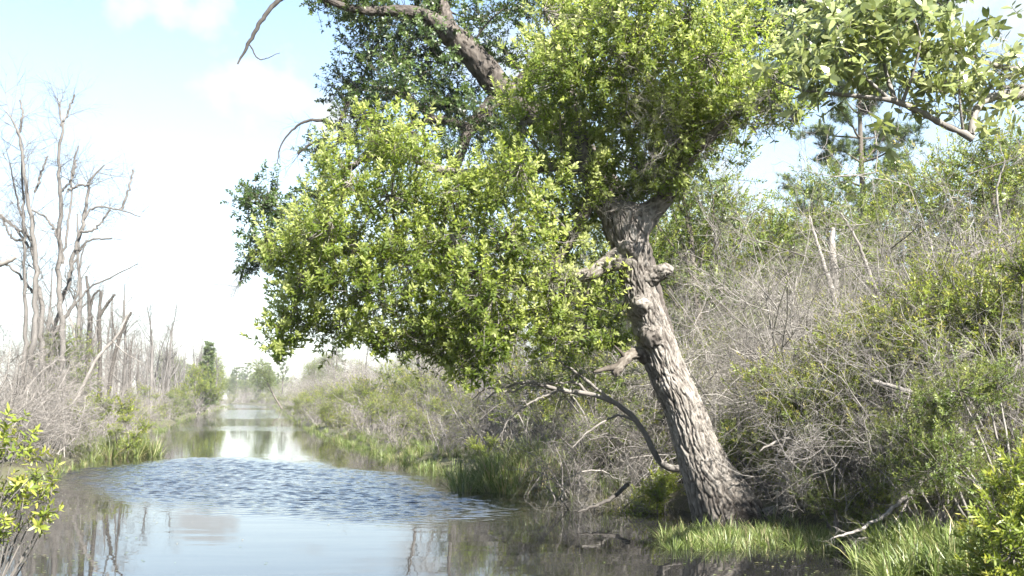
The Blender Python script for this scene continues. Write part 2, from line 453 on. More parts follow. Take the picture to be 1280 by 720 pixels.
us = np.concatenate([[-420, -300, -200, -120, -70, -40, -26], np.arange(-18, 18, .35), [26, 40, 70, 120, 200, 300, 420]])
Yg, Ug = np.meshgrid(ys, us, indexing='ij')
Xg = (bankR(np.minimum(Yg, 330)) + bankL(np.minimum(Yg, 330))) / 2 + Ug
mb = MB(); grid_mesh(mb, Xg, Yg, ground_z(Xg, Yg), 0.5 + 0 * Xg)
m, N, Lk = new_mat("swamp_ground")
out = N.new("ShaderNodeOutputMaterial"); b = N.new("ShaderNodeBsdfPrincipled"); b.inputs["Roughness"].default_value = .9
tc = N.new("ShaderNodeTexCoord")
no = N.new("ShaderNodeTexNoise"); no.inputs["Scale"].default_value = 1.4; no.inputs["Detail"].default_value = 10; no.inputs["Roughness"].default_value = .7
Lk.new(tc.outputs["Object"], no.inputs["Vector"])
rp = ramp_node(N, [(.3, (0.030, 0.024, 0.015)), (.5, (0.060, 0.056, 0.028)), (.7, (0.085, 0.095, 0.030))])
Lk.new(no.outputs["Fac"], rp.inputs[0]); Lk.new(rp.outputs[0], b.inputs["Base Color"])
bp = N.new("ShaderNodeBump"); bp.inputs["Distance"].default_value = .06; Lk.new(no.outputs["Fac"], bp.inputs["Height"]); Lk.new(bp.outputs[0], b.inputs["Normal"])
Lk.new(b.outputs[0], out.inputs[0])
link("ground", mb.mesh("ground", m, smooth=True), kind='structure')

# water: one sheet; a breeze ruffles one wedge of it (attribute tint = how ruffled)
near_e = np.array([G(*p)[:2] for p in [(40, 597), (100, 610), (200, 628), (330, 641), (480, 650), (640, 642), (700, 634)]])
far_e = np.array([G(*p)[:2] for p in [(60, 592), (110, 584), (200, 576), (300, 573), (400, 581), (520, 600), (640, 628), (700, 633)]])
near_e = near_e[np.argsort(near_e[:, 0])]; far_e = far_e[np.argsort(far_e[:, 0])]
ys = np.concatenate([np.arange(-30, 4, 2), np.arange(4, 14, .25), np.arange(14, 33, .036), np.arange(33, 120, 1.0), np.arange(120, 360, 6)])
us = np.concatenate([[-30, -20, -14], np.arange(-9, -7, .25), np.arange(-7, 6, .055), np.arange(6, 9, .25), [14, 20]])
Yg, Ug = np.meshgrid(ys, us, indexing='ij')
Xg = (bankR(np.minimum(Yg, 330)) + bankL(np.minimum(Yg, 330))) / 2 + Ug
nz = 0.5 * hsh(Xg * .9, Yg * .5)
lo = np.interp(Xg, near_e[:, 0], near_e[:, 1]) + nz * .8; hi = np.interp(Xg, far_e[:, 0], far_e[:, 1]) + nz * 1.8
def ss(v): v = np.clip(v, 0, 1); return v * v * (3 - 2 * v)
rip = ss((Yg - lo) / 2.8 + .5) * ss((hi - Yg) / 3.2 + .5) * ss((Xg + 12) / 1.5) * ss((2.4 - Xg) / 2.4)
# cat's-paws of wind farther down the canal
for (y0, y1, a) in [(52, 66, .5), (84, 150, .9), (170, 300, 1.0)]:
    rip = np.maximum(rip, a * ss((Yg - y0 + 4 * nz) / 6) * ss((y1 - Yg + 4 * nz) / 6) * ss(1.6 - np.abs(Ug) / 3.0))
wv = 0 * Xg; wr = np.random.default_rng(5); NW = 34
for i in range(NW):
    lam = .10 * (3.4 ** wr.uniform(0, 1)); kk = 2 * math.pi / lam; th = wr.normal(-1.25, .55)
    wv = wv + (1 / kk) * np.sin(kk * (math.cos(th) * Xg + math.sin(th) * Yg) + wr.uniform(0, 6.28) + 1.2 * hsh(Xg * .35 + i, Yg * .35))
wv *= .15 / math.sqrt(NW / 2)
fine_zone = ss((Yg - 14) / 1.0) * ss((33 - Yg) / 1.0) * ss((Ug + 7) / .5) * ss((6 - Ug) / .5)
gust = .55 + .45 * hsh(Xg * .8 + 1.7, Yg * .45)
mb = MB(); grid_mesh(mb, Xg, Yg, wv * rip * fine_zone * np.clip(gust * .4 + .65, .5, 1.05), rip)
m, N, Lk = new_mat("canal_water")
out = N.new("ShaderNodeOutputMaterial"); b = N.new("ShaderNodeBsdfPrincipled")
b.inputs["Base Color"].default_value = (0.011, 0.011, 0.011, 1); b.inputs["IOR"].default_value = 1.333
b.inputs["Roughness"].default_value = 0.02
at = N.new("ShaderNodeAttribute"); at.attribute_name = "tint"
tc = N.new("ShaderNodeTexCoord")
mp = N.new("ShaderNodeMapping"); mp.inputs["Scale"].default_value = (1.0, 1.0, 1); Lk.new(tc.outputs["Object"], mp.inputs[0])
n1 = N.new("ShaderNodeTexNoise"); n1.inputs["Scale"].default_value = 4.2; n1.inputs["Detail"].default_value = 3; n1.inputs["Roughness"].default_value = .55
Lk.new(mp.outputs[0], n1.inputs["Vector"])
mp2 = N.new("ShaderNodeMapping"); mp2.inputs["Scale"].default_value = (.6, 1.5, 1); Lk.new(tc.outputs["Object"], mp2.inputs[0])
n2 = N.new("ShaderNodeTexNoise"); n2.inputs["Scale"].default_value = 1.3; n2.inputs["Detail"].default_value = 4; n2.inputs["Roughness"].default_value = .4
Lk.new(mp2.outputs[0], n2.inputs["Vector"])
mu = N.new("ShaderNodeMath"); mu.operation = 'MULTIPLY'; Lk.new(n1.outputs["Fac"], mu.inputs[0])
n3 = N.new("ShaderNodeTexNoise"); n3.inputs["Scale"].default_value = .9; n3.inputs["Detail"].default_value = 4; Lk.new(mp2.outputs[0], n3.inputs["Vector"])
mr = N.new("ShaderNodeMapRange"); mr.inputs["From Min"].default_value = .3; mr.inputs["From Max"].default_value = .7; mr.inputs["To Min"].default_value = .45; mr.inputs["To Max"].default_value = 1.2
Lk.new(n3.outputs["Fac"], mr.inputs[0])
am = N.new("ShaderNodeMath"); am.operation = 'MULTIPLY'; Lk.new(at.outputs["Fac"], am.inputs[0]); Lk.new(mr.outputs[0], am.inputs[1])
sc_ = N.new("ShaderNodeMath"); sc_.operation = 'MULTIPLY'; sc_.inputs[1].default_value = 0.03; Lk.new(am.outputs[0], sc_.inputs[0])
Lk.new(sc_.outputs[0], mu.inputs[1])
ma = N.new("ShaderNodeMath"); ma.operation = 'MULTIPLY_ADD'; ma.inputs[1].default_value = 0.0028
Lk.new(n2.outputs["Fac"], ma.inputs[0]); Lk.new(mu.outputs[0], ma.inputs[2])
bp = N.new("ShaderNodeBump"); bp.inputs["Strength"].default_value = 1; bp.inputs["Distance"].default_value = 1.0
Lk.new(ma.outputs[0], bp.inputs["Height"]); Lk.new(bp.outputs[0], b.inputs["Normal"])
Lk.new(b.outputs[0], out.inputs[0])
link("water", mb.mesh("water", m, smooth=True), kind='structure')

# ------------------------------------------------------------------ shared templates
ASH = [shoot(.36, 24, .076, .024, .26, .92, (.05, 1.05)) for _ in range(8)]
OAK = [shoot(.34, 22, .072, .027, .2, .7, (-.1, .8)) for _ in range(4)]
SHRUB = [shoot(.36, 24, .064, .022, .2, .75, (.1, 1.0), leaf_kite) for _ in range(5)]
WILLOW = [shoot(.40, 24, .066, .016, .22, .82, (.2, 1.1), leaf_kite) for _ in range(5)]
TWIG = [twig_spray(1.0, 7, 4, .008) for _ in range(6)]
TWIG_S = [twig_spray(1.0, 6, 2, .010) for _ in range(5)]
TANGLE = [twig_spray(1.0, 8, 4, .007, wander=.42, ang=(30, 95)) for _ in range(6)]

def ell(n, rad, shell=.5):
    """n points in an ellipsoid, more of them towards its skin"""
    d = unit(rng.normal(0, 1, (n, 3))); r = rng.uniform(0, 1, n) ** shell
    return d * r[:, None] * np.asarray(rad), d
def link_paths(mb, A, Bp, r, n=3, sag=0.15, k=5, tint=0.4, taper=.35):
    """curved branchlets from points A to points Bp"""
    A = np.asarray(A, float); Bp = np.asarray(Bp, float)
    t = np.linspace(0, 1, k)[None, :, None]
    L = np.linalg.norm(Bp - A, axis=1)
    off = rng.normal(0, 1, A.shape) * (sag * L)[:, None]
    P = A[:, None] * (1 - t) + Bp[:, None] * t + off[:, None] * (t * (1 - t) * 2)
    Rr = (np.asarray(r, float) * np.ones(len(A)))[:, None] * np.linspace(1, taper, k)[None]
    tubes(mb, P, Rr, n, tint)

# ------------------------------------------------------------------ bark with real furrows
def vnoise(u, v, nu, seed):
    r = np.random.default_rng(seed); nv = int(np.max(v)) + 3
    t = r.uniform(-1, 1, (nu, nv))
    i = np.floor(u).astype(int); j = np.floor(v).astype(int); a = u - i; c = v - j
    a = a * a * (3 - 2 * a); c = c * c * (3 - 2 * c)
    i0 = i % nu; i1 = (i + 1) % nu; j = np.clip(j, 0, nv - 2)
    return (t[i0, j] * (1 - a) + t[i1, j] * a) * (1 - c) + (t[i0, j + 1] * (1 - a) + t[i1, j + 1] * a) * c
def worley(u, v, nu, seed):
    r = np.random.default_rng(seed); nv = int(np.max(v)) + 4
    jx = r.uniform(0, 1, (nu, nv)); jy = r.uniform(0, 1, (nu, nv))
    i = np.floor(u).astype(int); j = np.floor(v).astype(int)
    f1 = np.full(u.shape, 9.); f2 = f1.copy()
    for di in (-1, 0, 1):
        for dj in (-1, 0, 1):
            ii = i + di; jj = np.clip(j + dj + 1, 0, nv - 1)
            d = np.hypot(ii + jx[ii % nu, jj] - u, (j + dj) + jy[ii % nu, jj] - v)
            f2 = np.where(d < f1, f1, np.minimum(f2, d)); f1 = np.minimum(f1, d)
    return f1, f2
def bark_tube(path, rad, cols, rows, amp=.022, nu=17, vs=.24, flare=None, seed=3, bumps=()):
    """tapering trunk along path (m,3) with radii rad (m,), furrowed plates standing proud"""
    pr = smooth_path(np.column_stack([path, rad]), rows)
    P, r = pr[:, :3], pr[:, 3]
    T = unit(np.gradient(P, axis=0))
    X = unit(np.cross(T, [0.0, 1.0, 0.02])); Y = np.cross(X, T)     # X to the right, Y towards... the far side
    Y = unit(np.cross(T, X))
    s = np.concatenate([[0], np.cumsum(np.linalg.norm(np.diff(P, axis=0), axis=1))])
    a = np.arange(cols) * 2 * math.pi / cols
    A, S = np.meshgrid(a, s, indexing='xy')
    u = A / (2 * math.pi) * nu; v = S / vs
    u2 = u + .75 * vnoise(u * 1.0, v * 1.3, nu, seed + 1) + .35 * vnoise(u * 2, v * 3.5, nu * 2, seed + 4); v2 = np.maximum(v + .5 * vnoise(u, v, nu, seed + 2), 0)
    f1, f2 = worley(u2, v2, nu, seed)
    plate = np.clip((f2 - f1) / .38, 0, 1) ** .7
    u3 = (u2 * 2); f1b, f2b = worley(u3, np.maximum(v2 * 3.0, 0), nu * 2, seed + 5)
    plate2 = np.clip((f2b - f1b) / .4, 0, 1)
    fine = vnoise(u * 4, v * 6, nu * 4, seed + 7)
    lump = vnoise(A / (2 * math.pi) * 5, S / .55, 5, seed + 9)
    rr = r[:, None] * (1 + .05 * lump) + amp * 1.35 * (plate - .6) + amp * .45 * (plate2 - .5) + amp * .30 * fine
    if flare is not None:
        rr = rr * flare(A, S, s[-1])
    for (ang, sv, w, h, amt) in bumps:
        da = np.angle(np.exp(1j * (A - ang)))
        rr = rr + amt * np.exp(-(da / w) ** 2 - ((S - sv) / h) ** 2)
    V = P[:, None] + rr[..., None] * (X[:, None] * np.cos(A)[..., None] + Y[:, None] * np.sin(A)[..., None])
    mb = MB()
    i = np.arange(rows - 1)[:, None] * cols; j = np.arange(cols)[None]; j2 = (j + 1) % cols
    q = np.stack([i + j, i + j2, i + cols + j2, i + cols + j], -1).reshape(-1, 4)
    tint = .12 + .46 * plate + .16 * plate2 + .12 * fine + .16 * vnoise(A / (2 * math.pi) * 6, S / .4, 6, seed + 11)
    if flare is not None:        # damp stain where the trunk meets the wet ground, pale lichen higher up
        tint = tint - .20 * np.exp(-((S - .25) / .34) ** 2) * (1 + .6 * vnoise(A / (2 * math.pi) * 9, S / .2, 9, seed + 13))
        li = vnoise(A / (2 * math.pi) * 8, S / .22, 8, seed + 15) + .5 * vnoise(A / (2 * math.pi) * 22, S / .08, 22, seed + 17)
        tint = tint + .30 * np.clip(li - .45, 0, .5) * 2
    mb.add(V.reshape(-1, 3), quads=q, tint=tint.ravel())
    top = V[-1]; c = top.mean(0)
    k = np.arange(cols)
    mb.add(np.vstack([top, c + T[-1] * r[-1] * .5]), tris=np.stack([k, (k + 1) % cols, np.full(cols, cols)], -1), tint=.5)
    return mb, P, X, Y, s, r

# ------------------------------------------------------------------ the leaning tree
def WP(pts): return np.array([W(*p) for p in pts])
TD = 14.6
tree_xy = G(882, 650, 0.1)
tree = thing("leaning_tree", "big leaning tree with furrowed grey trunk and bright green crown over the canal", "tree", (tree_xy[0], TD, 0.0))
O = np.array([tree_xy[0], TD, 0.0])
cpx = [(918, 676, TD), (911, 650, TD), (904, 631, TD), (884, 591, TD), (868, 551, TD), (854, 510, TD), (836, 470, TD), (821, 432, TD), (808, 392, TD), (797, 353, TD), (791, 322, TD), (787, 303, TD), (783, 286, TD), (783, 268, TD)]
wpx = [100, 87, 77, 62, 52, 47, 45, 45, 41, 41, 43, 48, 55, 60]
tr_path = WP(cpx); tr_rad = np.array(wpx) / 2 * mpp(TD)
def flare(A, S, tot):
    lobes = 1 + np.exp(-S / .35) * (.10 * np.cos(A * 5 + 1.0) + .06 * np.cos(A * 3 + 2) + .16 * np.exp(-(np.angle(np.exp(1j * (A - 2.9))) / .7) ** 2))
    return lobes
mbt, tP, tX, tY, tS, tR = bark_tube(tr_path, tr_rad, 210, 420, .021, 27, .34, flare, 3,
    bumps=[(1.45, 3.15, .5, .16, .06), (1.55, 2.70, .5, .16, .05), (1.4, 3.92, .5, .12, .06)])
M['trunk'] = wood_mat("furrowed_grey_bark", (0.026, 0.022, 0.019), (0.098, 0.087, 0.076), (0.205, 0.188, 0.168), 30.0, .92, .35, .7)
link("trunk", mbt.mesh("trunk", M['trunk'], O, True), tree)
# surface roots that run off to the right
for q, r0 in (([(915, 640, TD - .1), (950, 650, TD - .2), (985, 656, TD - .2), (1040, 660, TD)], .10),):
    p = WP(q); p[:, 2] = np.maximum(ground_z(p[:, 0], p[:, 1]), -.05) + np.linspace(r0 * .6, -.03, len(p))
    mbr, *_ = bark_tube(p, np.linspace(r0, .03, len(p)), 24, 60, .012, 7, .2, None, 21)
    link("root", mbr.mesh("root", M['trunk'], O, True), tree)
# stubs of lost limbs
def stub(pts, rad, mat=None, name="branch_stub", amp=.022):
    m_, *_ = bark_tube(WP(pts), np.array(rad), 40, 44, amp, 9, .16, None, int(pts[0][0]))
    return link(name, m_.mesh(name, mat or M['trunk'], O, True), tree)
F = TD - .27
stub([(806, 352, TD - .05), (822, 342, TD - .14), (833, 338, TD - .18), (840, 341, TD - .2)], [.15, .10, .085, .035])
s1 = stub([(800, 388, TD - .08), (801, 381, TD - .26), (803, 376, TD - .36)], [.17, .125, .075])
s2 = stub([(816, 426, TD - .06), (814, 418, TD - .28), (816, 410, TD - .37)], [.18, .14, .05])
s3 = stub([(786, 316, TD - .05), (783, 309, TD - .28), (783, 303, TD - .34)], [.13, .10, .04])
def scar(px, py, y, r):
    mb_ = MB(); k = 14; c = W(px, py, y)
    ring = [[c[0] + r * math.cos(i * 6.283 / k) * rng.uniform(.7, 1.2), c[1] + rng.uniform(-.012, .012), c[2] + r * .8 * math.sin(i * 6.283 / k) * rng.uniform(.7, 1.2)] for i in range(k)]
    ring2 = [[v[0] * .5 + c[0] * .5, c[1] - .04 + rng.uniform(-.012, .012), v[2] * .5 + c[2] * .5 + .01] for v in ring]
    mb_.add(ring + ring2 + [[c[0], c[1] - .035, c[2]]], tris=[[k + i, k + (i + 1) % k, 2 * k] for i in range(k)],
            quads=[[i, (i + 1) % k, k + (i + 1) % k, k + i] for i in range(k)], tint=rng.uniform(.5, .95, 2 * k + 1))
    return mb_
M['scar'] = wood_mat("pale_broken_wood", (0.07, 0.06, 0.05), (0.14, 0.125, 0.108), (0.24, 0.222, 0.195), 40.0, .9, .4, .8)
link("wood_scar", scar(803, 379, TD - .385, .095).mesh("wood_scar", M['scar'], O), s1)
link("wood_scar", scar(783, 305, TD - .345, .05).mesh("wood_scar", M['scar'], O), s3)
# limbs
def limb(pts, rad, cols=36, rows=90, amp=.012, name="limb", nu=9, mat=None, parent=None, off=None, seed=31):
    mb_, P, *_ = bark_tube(WP(pts), np.array(rad), cols, rows, amp, nu, .2, None, seed)
    link(name, mb_.mesh(name, mat or M['trunk'], O if off is None else off, True), tree if parent is None else parent)
    return P
limb_paths = []
def L_(pts, w, **k):
    P = limb(pts, [a / 2 * mpp(p[2]) for a, p in zip(w, pts)], **k); limb_paths.append(P); return P
L_([(788, 278, TD), (765, 262, TD + .05), (748, 240, TD + .1), (738, 215, TD + .2), (722, 160, TD + .5), (705, 90, TD + .6), (700, 30, TD + .4), (712, -60, TD + .2)], [56, 36, 27, 24, 20, 15, 10, 5])
L_([(792, 280, TD), (812, 266, TD), (830, 248, TD - .1), (848, 210, TD - .3), (860, 150, TD - .4), (868, 90, TD - .2), (880, 20, TD)], [56, 31, 23, 20, 16, 11, 6])
L_([(795, 326, TD), (774, 324, TD - .15), (752, 334, TD - .3), (728, 345, TD - .35), (680, 352, TD - .1), (610, 345, TD + .2), (530, 330, TD + .3), (450, 315, TD + .3), (395, 322, TD + .2)], [40, 30, 19, 17, 15, 13, 10, 7, 4])
L_([(738, 215, TD + .2), (700, 205, TD + .3), (640, 215, TD + .5), (560, 215, TD + .8), (490, 190, TD + .9), (430, 210, TD + .8)], [20, 17, 14, 11, 8, 4])
L_([(848, 210, TD - .3), (890, 170, TD - .6), (940, 130, TD - .7), (990, 105, TD - .5)], [16, 12, 8, 4])
L_([(705, 90, TD + .6), (760, 60, TD + .2), (820, 50, TD - .2)], [11, 8, 4])
L_([(728, 345, TD - .35), (690, 380, TD - .2), (620, 405, TD - .1), (560, 420, TD + .2)], [14, 11, 8, 4])
L_([(745, 235, TD + .1), (715, 300, TD), (690, 340, TD), (700, 400, TD - .1)], [15, 12, 8, 4])
# the dark snapped limb low on the left side
P = limb([(808, 444, TD - .05), (795, 441, TD - .15), (782, 449, TD - .25), (771, 463, TD - .3), (770, 470, TD - .3)], [.12, .075, .065, .06, .03], 24, 40, .012, name="snapped_limb", mat=M['bark'])
mb = MB()
tubes(mb, WP([(774, 458, TD - .28), (757, 461, TD - .4), (742, 465, TD - .55)]), np.array([.05, .035, .012]), 7, .3)
tubes(mb, WP([(782, 449, TD - .25), (776, 440, TD - .35), (768, 432, TD - .4)]), np.array([.03, .02, .008]), 6, .3)
link("snapped_limb", mb.mesh("snapped_limb", M['bark'], O, True), tree)

# crown: clumps of leafy shoots, each fed by a branchlet off the nearest limb
crown = [(385,350,48),(398,285,48),(430,222,46),(482,172,42),(520,182,34),(440,300,58),(500,252,60),(556,252,50),(380,396,42),(428,400,48),(355,318,32),
 (460,352,60),(522,330,60),(580,310,60),(640,292,58),(540,395,58),(600,375,60),(562,436,44),(622,424,45),(670,350,60),(702,300,60),(684,398,50),
 (724,412,42),(742,362,42),(640,225,48),(700,230,58),(664,160,55),(722,160,62),(684,92,56),(742,80,70),(800,62,70),(790,140,70),(850,122,66),(862,186,44),
 (800,205,50),(900,82,60),(930,140,50),(968,104,46),(705,22,52),(770,10,60),(850,20,62),(925,32,54),(742,262,34),(836,226,26),(862,150,52),(846,178,42),(880,130,50),(600,232,40),(470,430,22),(590,462,26),(985,135,30),(350,420,26),(770,425,20),(500,430,26)]
allP = np.concatenate(limb_paths)
mbl = MB(); mbb = MB(); pool = []
for (px, py, r) in crown:
    for layer in range(2):
        d = TD - 0.9 + 2.0 * layer + rng.normal(0, .35)
        if 690 < px < 828 and py > 110: d = TD + .15 + 1.3 * layer + rng.normal(0, .2)
        if 828 <= px < 892 and py > 110: d = TD - .30 + 1.2 * layer + rng.normal(0, .12)
        if px < 450: d = TD - .7 + 1.3 * layer + rng.normal(0, .3)
        c = W(px, py, d) + rng.normal(0, .08, 3) * layer; rr = r * mpp(d) * (1.0 if layer == 0 else .92)
        n = int((62 if layer == 0 else 24) * (rr / .5) ** 2) + 8
        p, dd = ell(n, (rr, rr * 1.25, rr * .92), .42)
        lump = 1 + .16 * np.sin(dd[:, 0] * 5 + px) * np.sin(dd[:, 2] * 6 + py)
        p = p * lump[:, None] + c
        D = unit(dd * .75 + np.array([-.05, -.15, .75]) + rng.normal(0, .35, (n, 3)))
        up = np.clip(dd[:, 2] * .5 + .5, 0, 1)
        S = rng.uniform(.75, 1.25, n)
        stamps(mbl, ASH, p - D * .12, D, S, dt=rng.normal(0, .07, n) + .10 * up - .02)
        if layer == 0: pool.append((p, D))
        j = np.argmin(((allP - c) ** 2).sum(1)); root = allP[j]
        hub = c + rng.normal(0, .12, 3)
        link_paths(mbb, [root], [hub], .022, 5, .12, 9, .45, .4)
        m_ = rng.uniform(0, 1, n) < .5
        link_paths(mbb, np.repeat(hub[None], m_.sum(), 0), (p - D * .12)[m_], .008, 3, .14, 5, .45)
# bare twigs tangled in front of the crown
for (px, py, n) in [(760, 60, 8), (790, 110, 8), (850, 200, 10), (700, 330, 6), (620, 330, 5), (500, 300, 4), (935, 120, 6), (880, 170, 6), (700, 350, 5), (640, 400, 5)]:
    c = W(px, py, TD - 1.3)
    stamps(mbb, TANGLE, c + rng.normal(0, .22, (n, 3)), rng.normal(0, 1, (n, 3)), rng.uniform(.3, .65, n))
# wiry sprouts round the knot where the trunk forks
c = W(788, 268, TD - .3); n = 30
stamps(mbb, TWIG_S, c + rng.normal(0, 1, (n, 3)) * np.array([.22, .05, .12]), unit(rng.normal(0, 1, (n, 3)) * np.array([.7, .5, .3]) + np.array([0, -.4, .7])), rng.uniform(.15, .4, n))
link("branchlets", mbb.mesh("branchlets", M['dead'], O), tree, 'stuff')
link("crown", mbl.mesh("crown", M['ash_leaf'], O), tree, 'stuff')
# the leaves nearest the viewer, one by one
def leaf_mesh(name, L, Wd, mat, tint, bend=.15):
    mb_ = MB(); v = []
    for t, w in ((0, .05), (.18, .62), (.42, 1), (.7, .78), (.9, .3), (1, .02)):
        z = -bend * L * t * t
        v += [[t * L, w * Wd / 2, z + .10 * Wd * w], [t * L, 0, z], [t * L, -w * Wd / 2, z + .10 * Wd * w]]
    q = []
    for i in range(5):
        a = i * 3
        q += [[a, a + 1, a + 4, a + 3], [a + 1, a + 2, a + 5, a + 4]]
    mb_.add(v, quads=q, tint=tint)
    return mb_.mesh(name, mat, smooth=True)
from mathutils import Matrix
def leaf_obj(me, parent, off, p, d, nrm, s=1.0, name="leaf"):
    d = unit(d); y = unit(np.cross(nrm, d)); z = np.cross(d, y)
    o = bpy.data.objects.new(name, me); C.objects.link(o); o.parent = parent
    q = p - np.asarray(off)
    o.matrix_local = Matrix(((d[0] * s, y[0] * s, z[0] * s, q[0]), (d[1] * s, y[1] * s, z[1] * s, q[1]), (d[2] * s, y[2] * s, z[2] * s, q[2]), (0, 0, 0, 1)))
    return o
pp = np.concatenate([a for a, _ in pool]); pd = np.concatenate([b_ for _, b_ in pool])
idx = np.argsort(pp[:, 1])[:1400]; idx = rng.permutation(idx)[:50]
lms = [leaf_mesh("leaf", .092, .029, M['ash_leaf'], t) for t in (.45, .6, .75, .9)]
for i in idx:
    for q in range(6):
        a = q * 2.4 + rng.uniform(0, 1); X_, Y_, Z_ = frames(pd[i][None])
        d = Z_[0] * .75 + (X_[0] * math.cos(a) + Y_[0] * math.sin(a)) * .7
        leaf_obj(lms[q % 4], tree, O, pp[i] + pd[i] * (.14 + .02 * q), d, np.array([.1, -.5, .8]) + rng.normal(0, .2, 3), rng.uniform(.8, 1.15))

# ------------------------------------------------------------------ the tall dark oak behind it
OD = 18.6
oak = thing("dark_oak", "tall dark-leaved oak rising behind the leaning tree, its crown above and left of it", "tree", (W(880, 620, OD)[0], OD, 0))
OO = np.array([W(880, 620, OD)[0], OD, 0.0])
def OL(pts, w, name="limb", cols=40, rows=100, amp=.014):
    rad = [a / 2 * mpp(p[2]) for a, p in zip(w, pts)]
    mb_, P, *_ = bark_tube(WP(pts), np.array(rad), cols, rows, amp, 11, .22, None, 57)
    link(name, mb_.mesh(name, M['oak_bark'], OO, True), oak); return P
op = [OL([(884, 645, OD), (862, 560, OD), (835, 470, OD), (812, 390, OD), (793, 310, OD), (764, 245, OD), (722, 185, OD), (680, 148, OD), (640, 126, OD), (622, 108, OD - .1), (604, 84, OD - .2), (578, 56, OD - .3), (556, 38, OD - .4)], [56, 50, 46, 42, 40, 38, 36, 34, 34, 34, 34, 31, 28], "trunk", 60, 200, .02),
      OL([(560, 40, OD - .4), (535, 22, OD - .5), (505, 14, OD - .6), (470, 14, OD - .6), (430, 8, OD - .8), (380, -14, OD - 1.0)], [24, 19, 16, 12, 8, 4]),
      OL([(566, 46, OD - .35), (556, 18, OD - .2), (548, -20, OD), (560, -80, OD)], [22, 18, 13, 6]),
      OL([(624, 118, OD - .05), (606, 138, OD - .2), (588, 160, OD - .3), (575, 195, OD - .4), (566, 225, OD - .4)], [20, 16, 14, 11, 6]),
      OL([(590, 160, OD - .3), (540, 150, OD), (480, 175, OD + .1), (420, 225, OD + .1), (350, 265, OD + .2)], [11, 10, 8, 6, 3]),
      OL([(545, 150, OD), (500, 118, OD + .2), (450, 112, OD + .2), (425, 150, OD)], [9, 7, 5, 3]),
      OL([(640, 126, OD), (690, 60, OD + .3), (760, 0, OD + .6), (860, -40, OD + .6), (960, -10, OD + .4), (1060, 20, OD)], [26, 20, 16, 13, 10, 5])]
oakc = [(405,-6,26),(432,4,26),(338,250,36),(312,254,24),(372,300,42),(334,306,30),(400,245,32),(440,112,40),(470,62,48),(452,152,42),(500,112,54),(540,62,58),(560,132,56),(520,22,48),(600,150,40),(462,15,36),
        (606,62,30),(645,12,30),(480,198,36),(560,195,26),(400,185,20),(600,20,32),(640,70,22),(956,30,48),(1012,46,40),(1075,8,42),(1150,-6,36),(1000,8,46),(930,-20,56),(830,-24,56),(1040,70,30),(750,-30,56),(640,185,46),
        (445,-10,36),(1100,35,26),(1185,-2,22),(550,-30,50),(690,-10,30),(980,80,26),(366,352,26),(320,330,18)]
mbl = MB(); mbb = MB(); allP = np.concatenate(op[1:] + [op[0][150:]])
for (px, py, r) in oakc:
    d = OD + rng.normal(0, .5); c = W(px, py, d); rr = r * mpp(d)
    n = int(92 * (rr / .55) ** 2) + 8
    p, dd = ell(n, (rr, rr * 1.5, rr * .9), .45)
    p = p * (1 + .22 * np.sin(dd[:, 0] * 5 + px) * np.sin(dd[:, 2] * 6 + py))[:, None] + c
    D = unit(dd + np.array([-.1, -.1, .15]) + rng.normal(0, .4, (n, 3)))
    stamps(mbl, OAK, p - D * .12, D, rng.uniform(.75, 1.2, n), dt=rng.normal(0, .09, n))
    j = np.argmin(((allP - c) ** 2).sum(1)); hub = c + rng.normal(0, .1, 3)
    link_paths(mbb, [allP[j]], [hub], .022, 5, .14, 9, .4, .4)
    m_ = rng.uniform(0, 1, n) < .4
    link_paths(mbb, np.repeat(hub[None], m_.sum(), 0), (p - D * .12)[m_], .009, 3, .14, 5, .4)
# the snag that hangs into the sky at the top left, and bare twigs left of the crown
def bare(mb_, pts, w, n=7, k=24, tint=.45, tw=0, L=.4, tmps=None, wob=.006):
    p = smooth_path(np.column_stack([WP(pts), [a / 2 * mpp(q[2]) for a, q in zip(w, pts)]]), k)
    P, r = p[:, :3], p[:, 3]
    P[1:-1] += rng.normal(0, 1, (k - 2, 3)) * np.minimum(r[1:-1, None] * .5, wob)
    tubes(mb_, P, r, n, tint)
    if tw:
        i = rng.integers(max(1, k // 6), k, tw); T = unit(np.gradient(P, axis=0))
        D = unit(T[i] + rng.normal(0, .75, (tw, 3)))
        stamps(mb_, tmps or TWIG_S, P[i], D, rng.uniform(.4, 1.1, tw) * L)
    return P
mbs = MB()
bare(mbs, [(430, 6, OD - .8), (385, -8, OD - 1), (352, -2, OD - 1), (330, 22, OD - 1.1), (312, 52, OD - 1.1), (297, 80, OD - 1.1)], [6, 7, 7, 6, 5, 2], 8, 40)
bare(mbs, [(312, 56, OD - 1.1), (325, 74, OD - 1.1), (350, 66, OD - 1.1)], [2, 1.5, .8], 4)
link("dead_limb", mbs.mesh("dead_limb", M['dead_dark'], OO, True), oak)
for pts in ([(430, 160, OD), (395, 150, OD), (370, 158, OD), (352, 180, OD), (346, 205, OD)], [(440, 175, OD), (400, 175, OD), (372, 192, OD)], [(330, 310, OD), (310, 325, OD), (300, 350, OD)]):
    bare(mbb, pts, [5, 4, 3, 2, 1][:len(pts)], 5, tw=7, L=.5)
link("branchlets", mbb.mesh("branchlets", M['dead_dark'], OO), oak, 'stuff')
link("crown", mbl.mesh("crown", M['oak_leaf'], OO), oak, 'stuff')

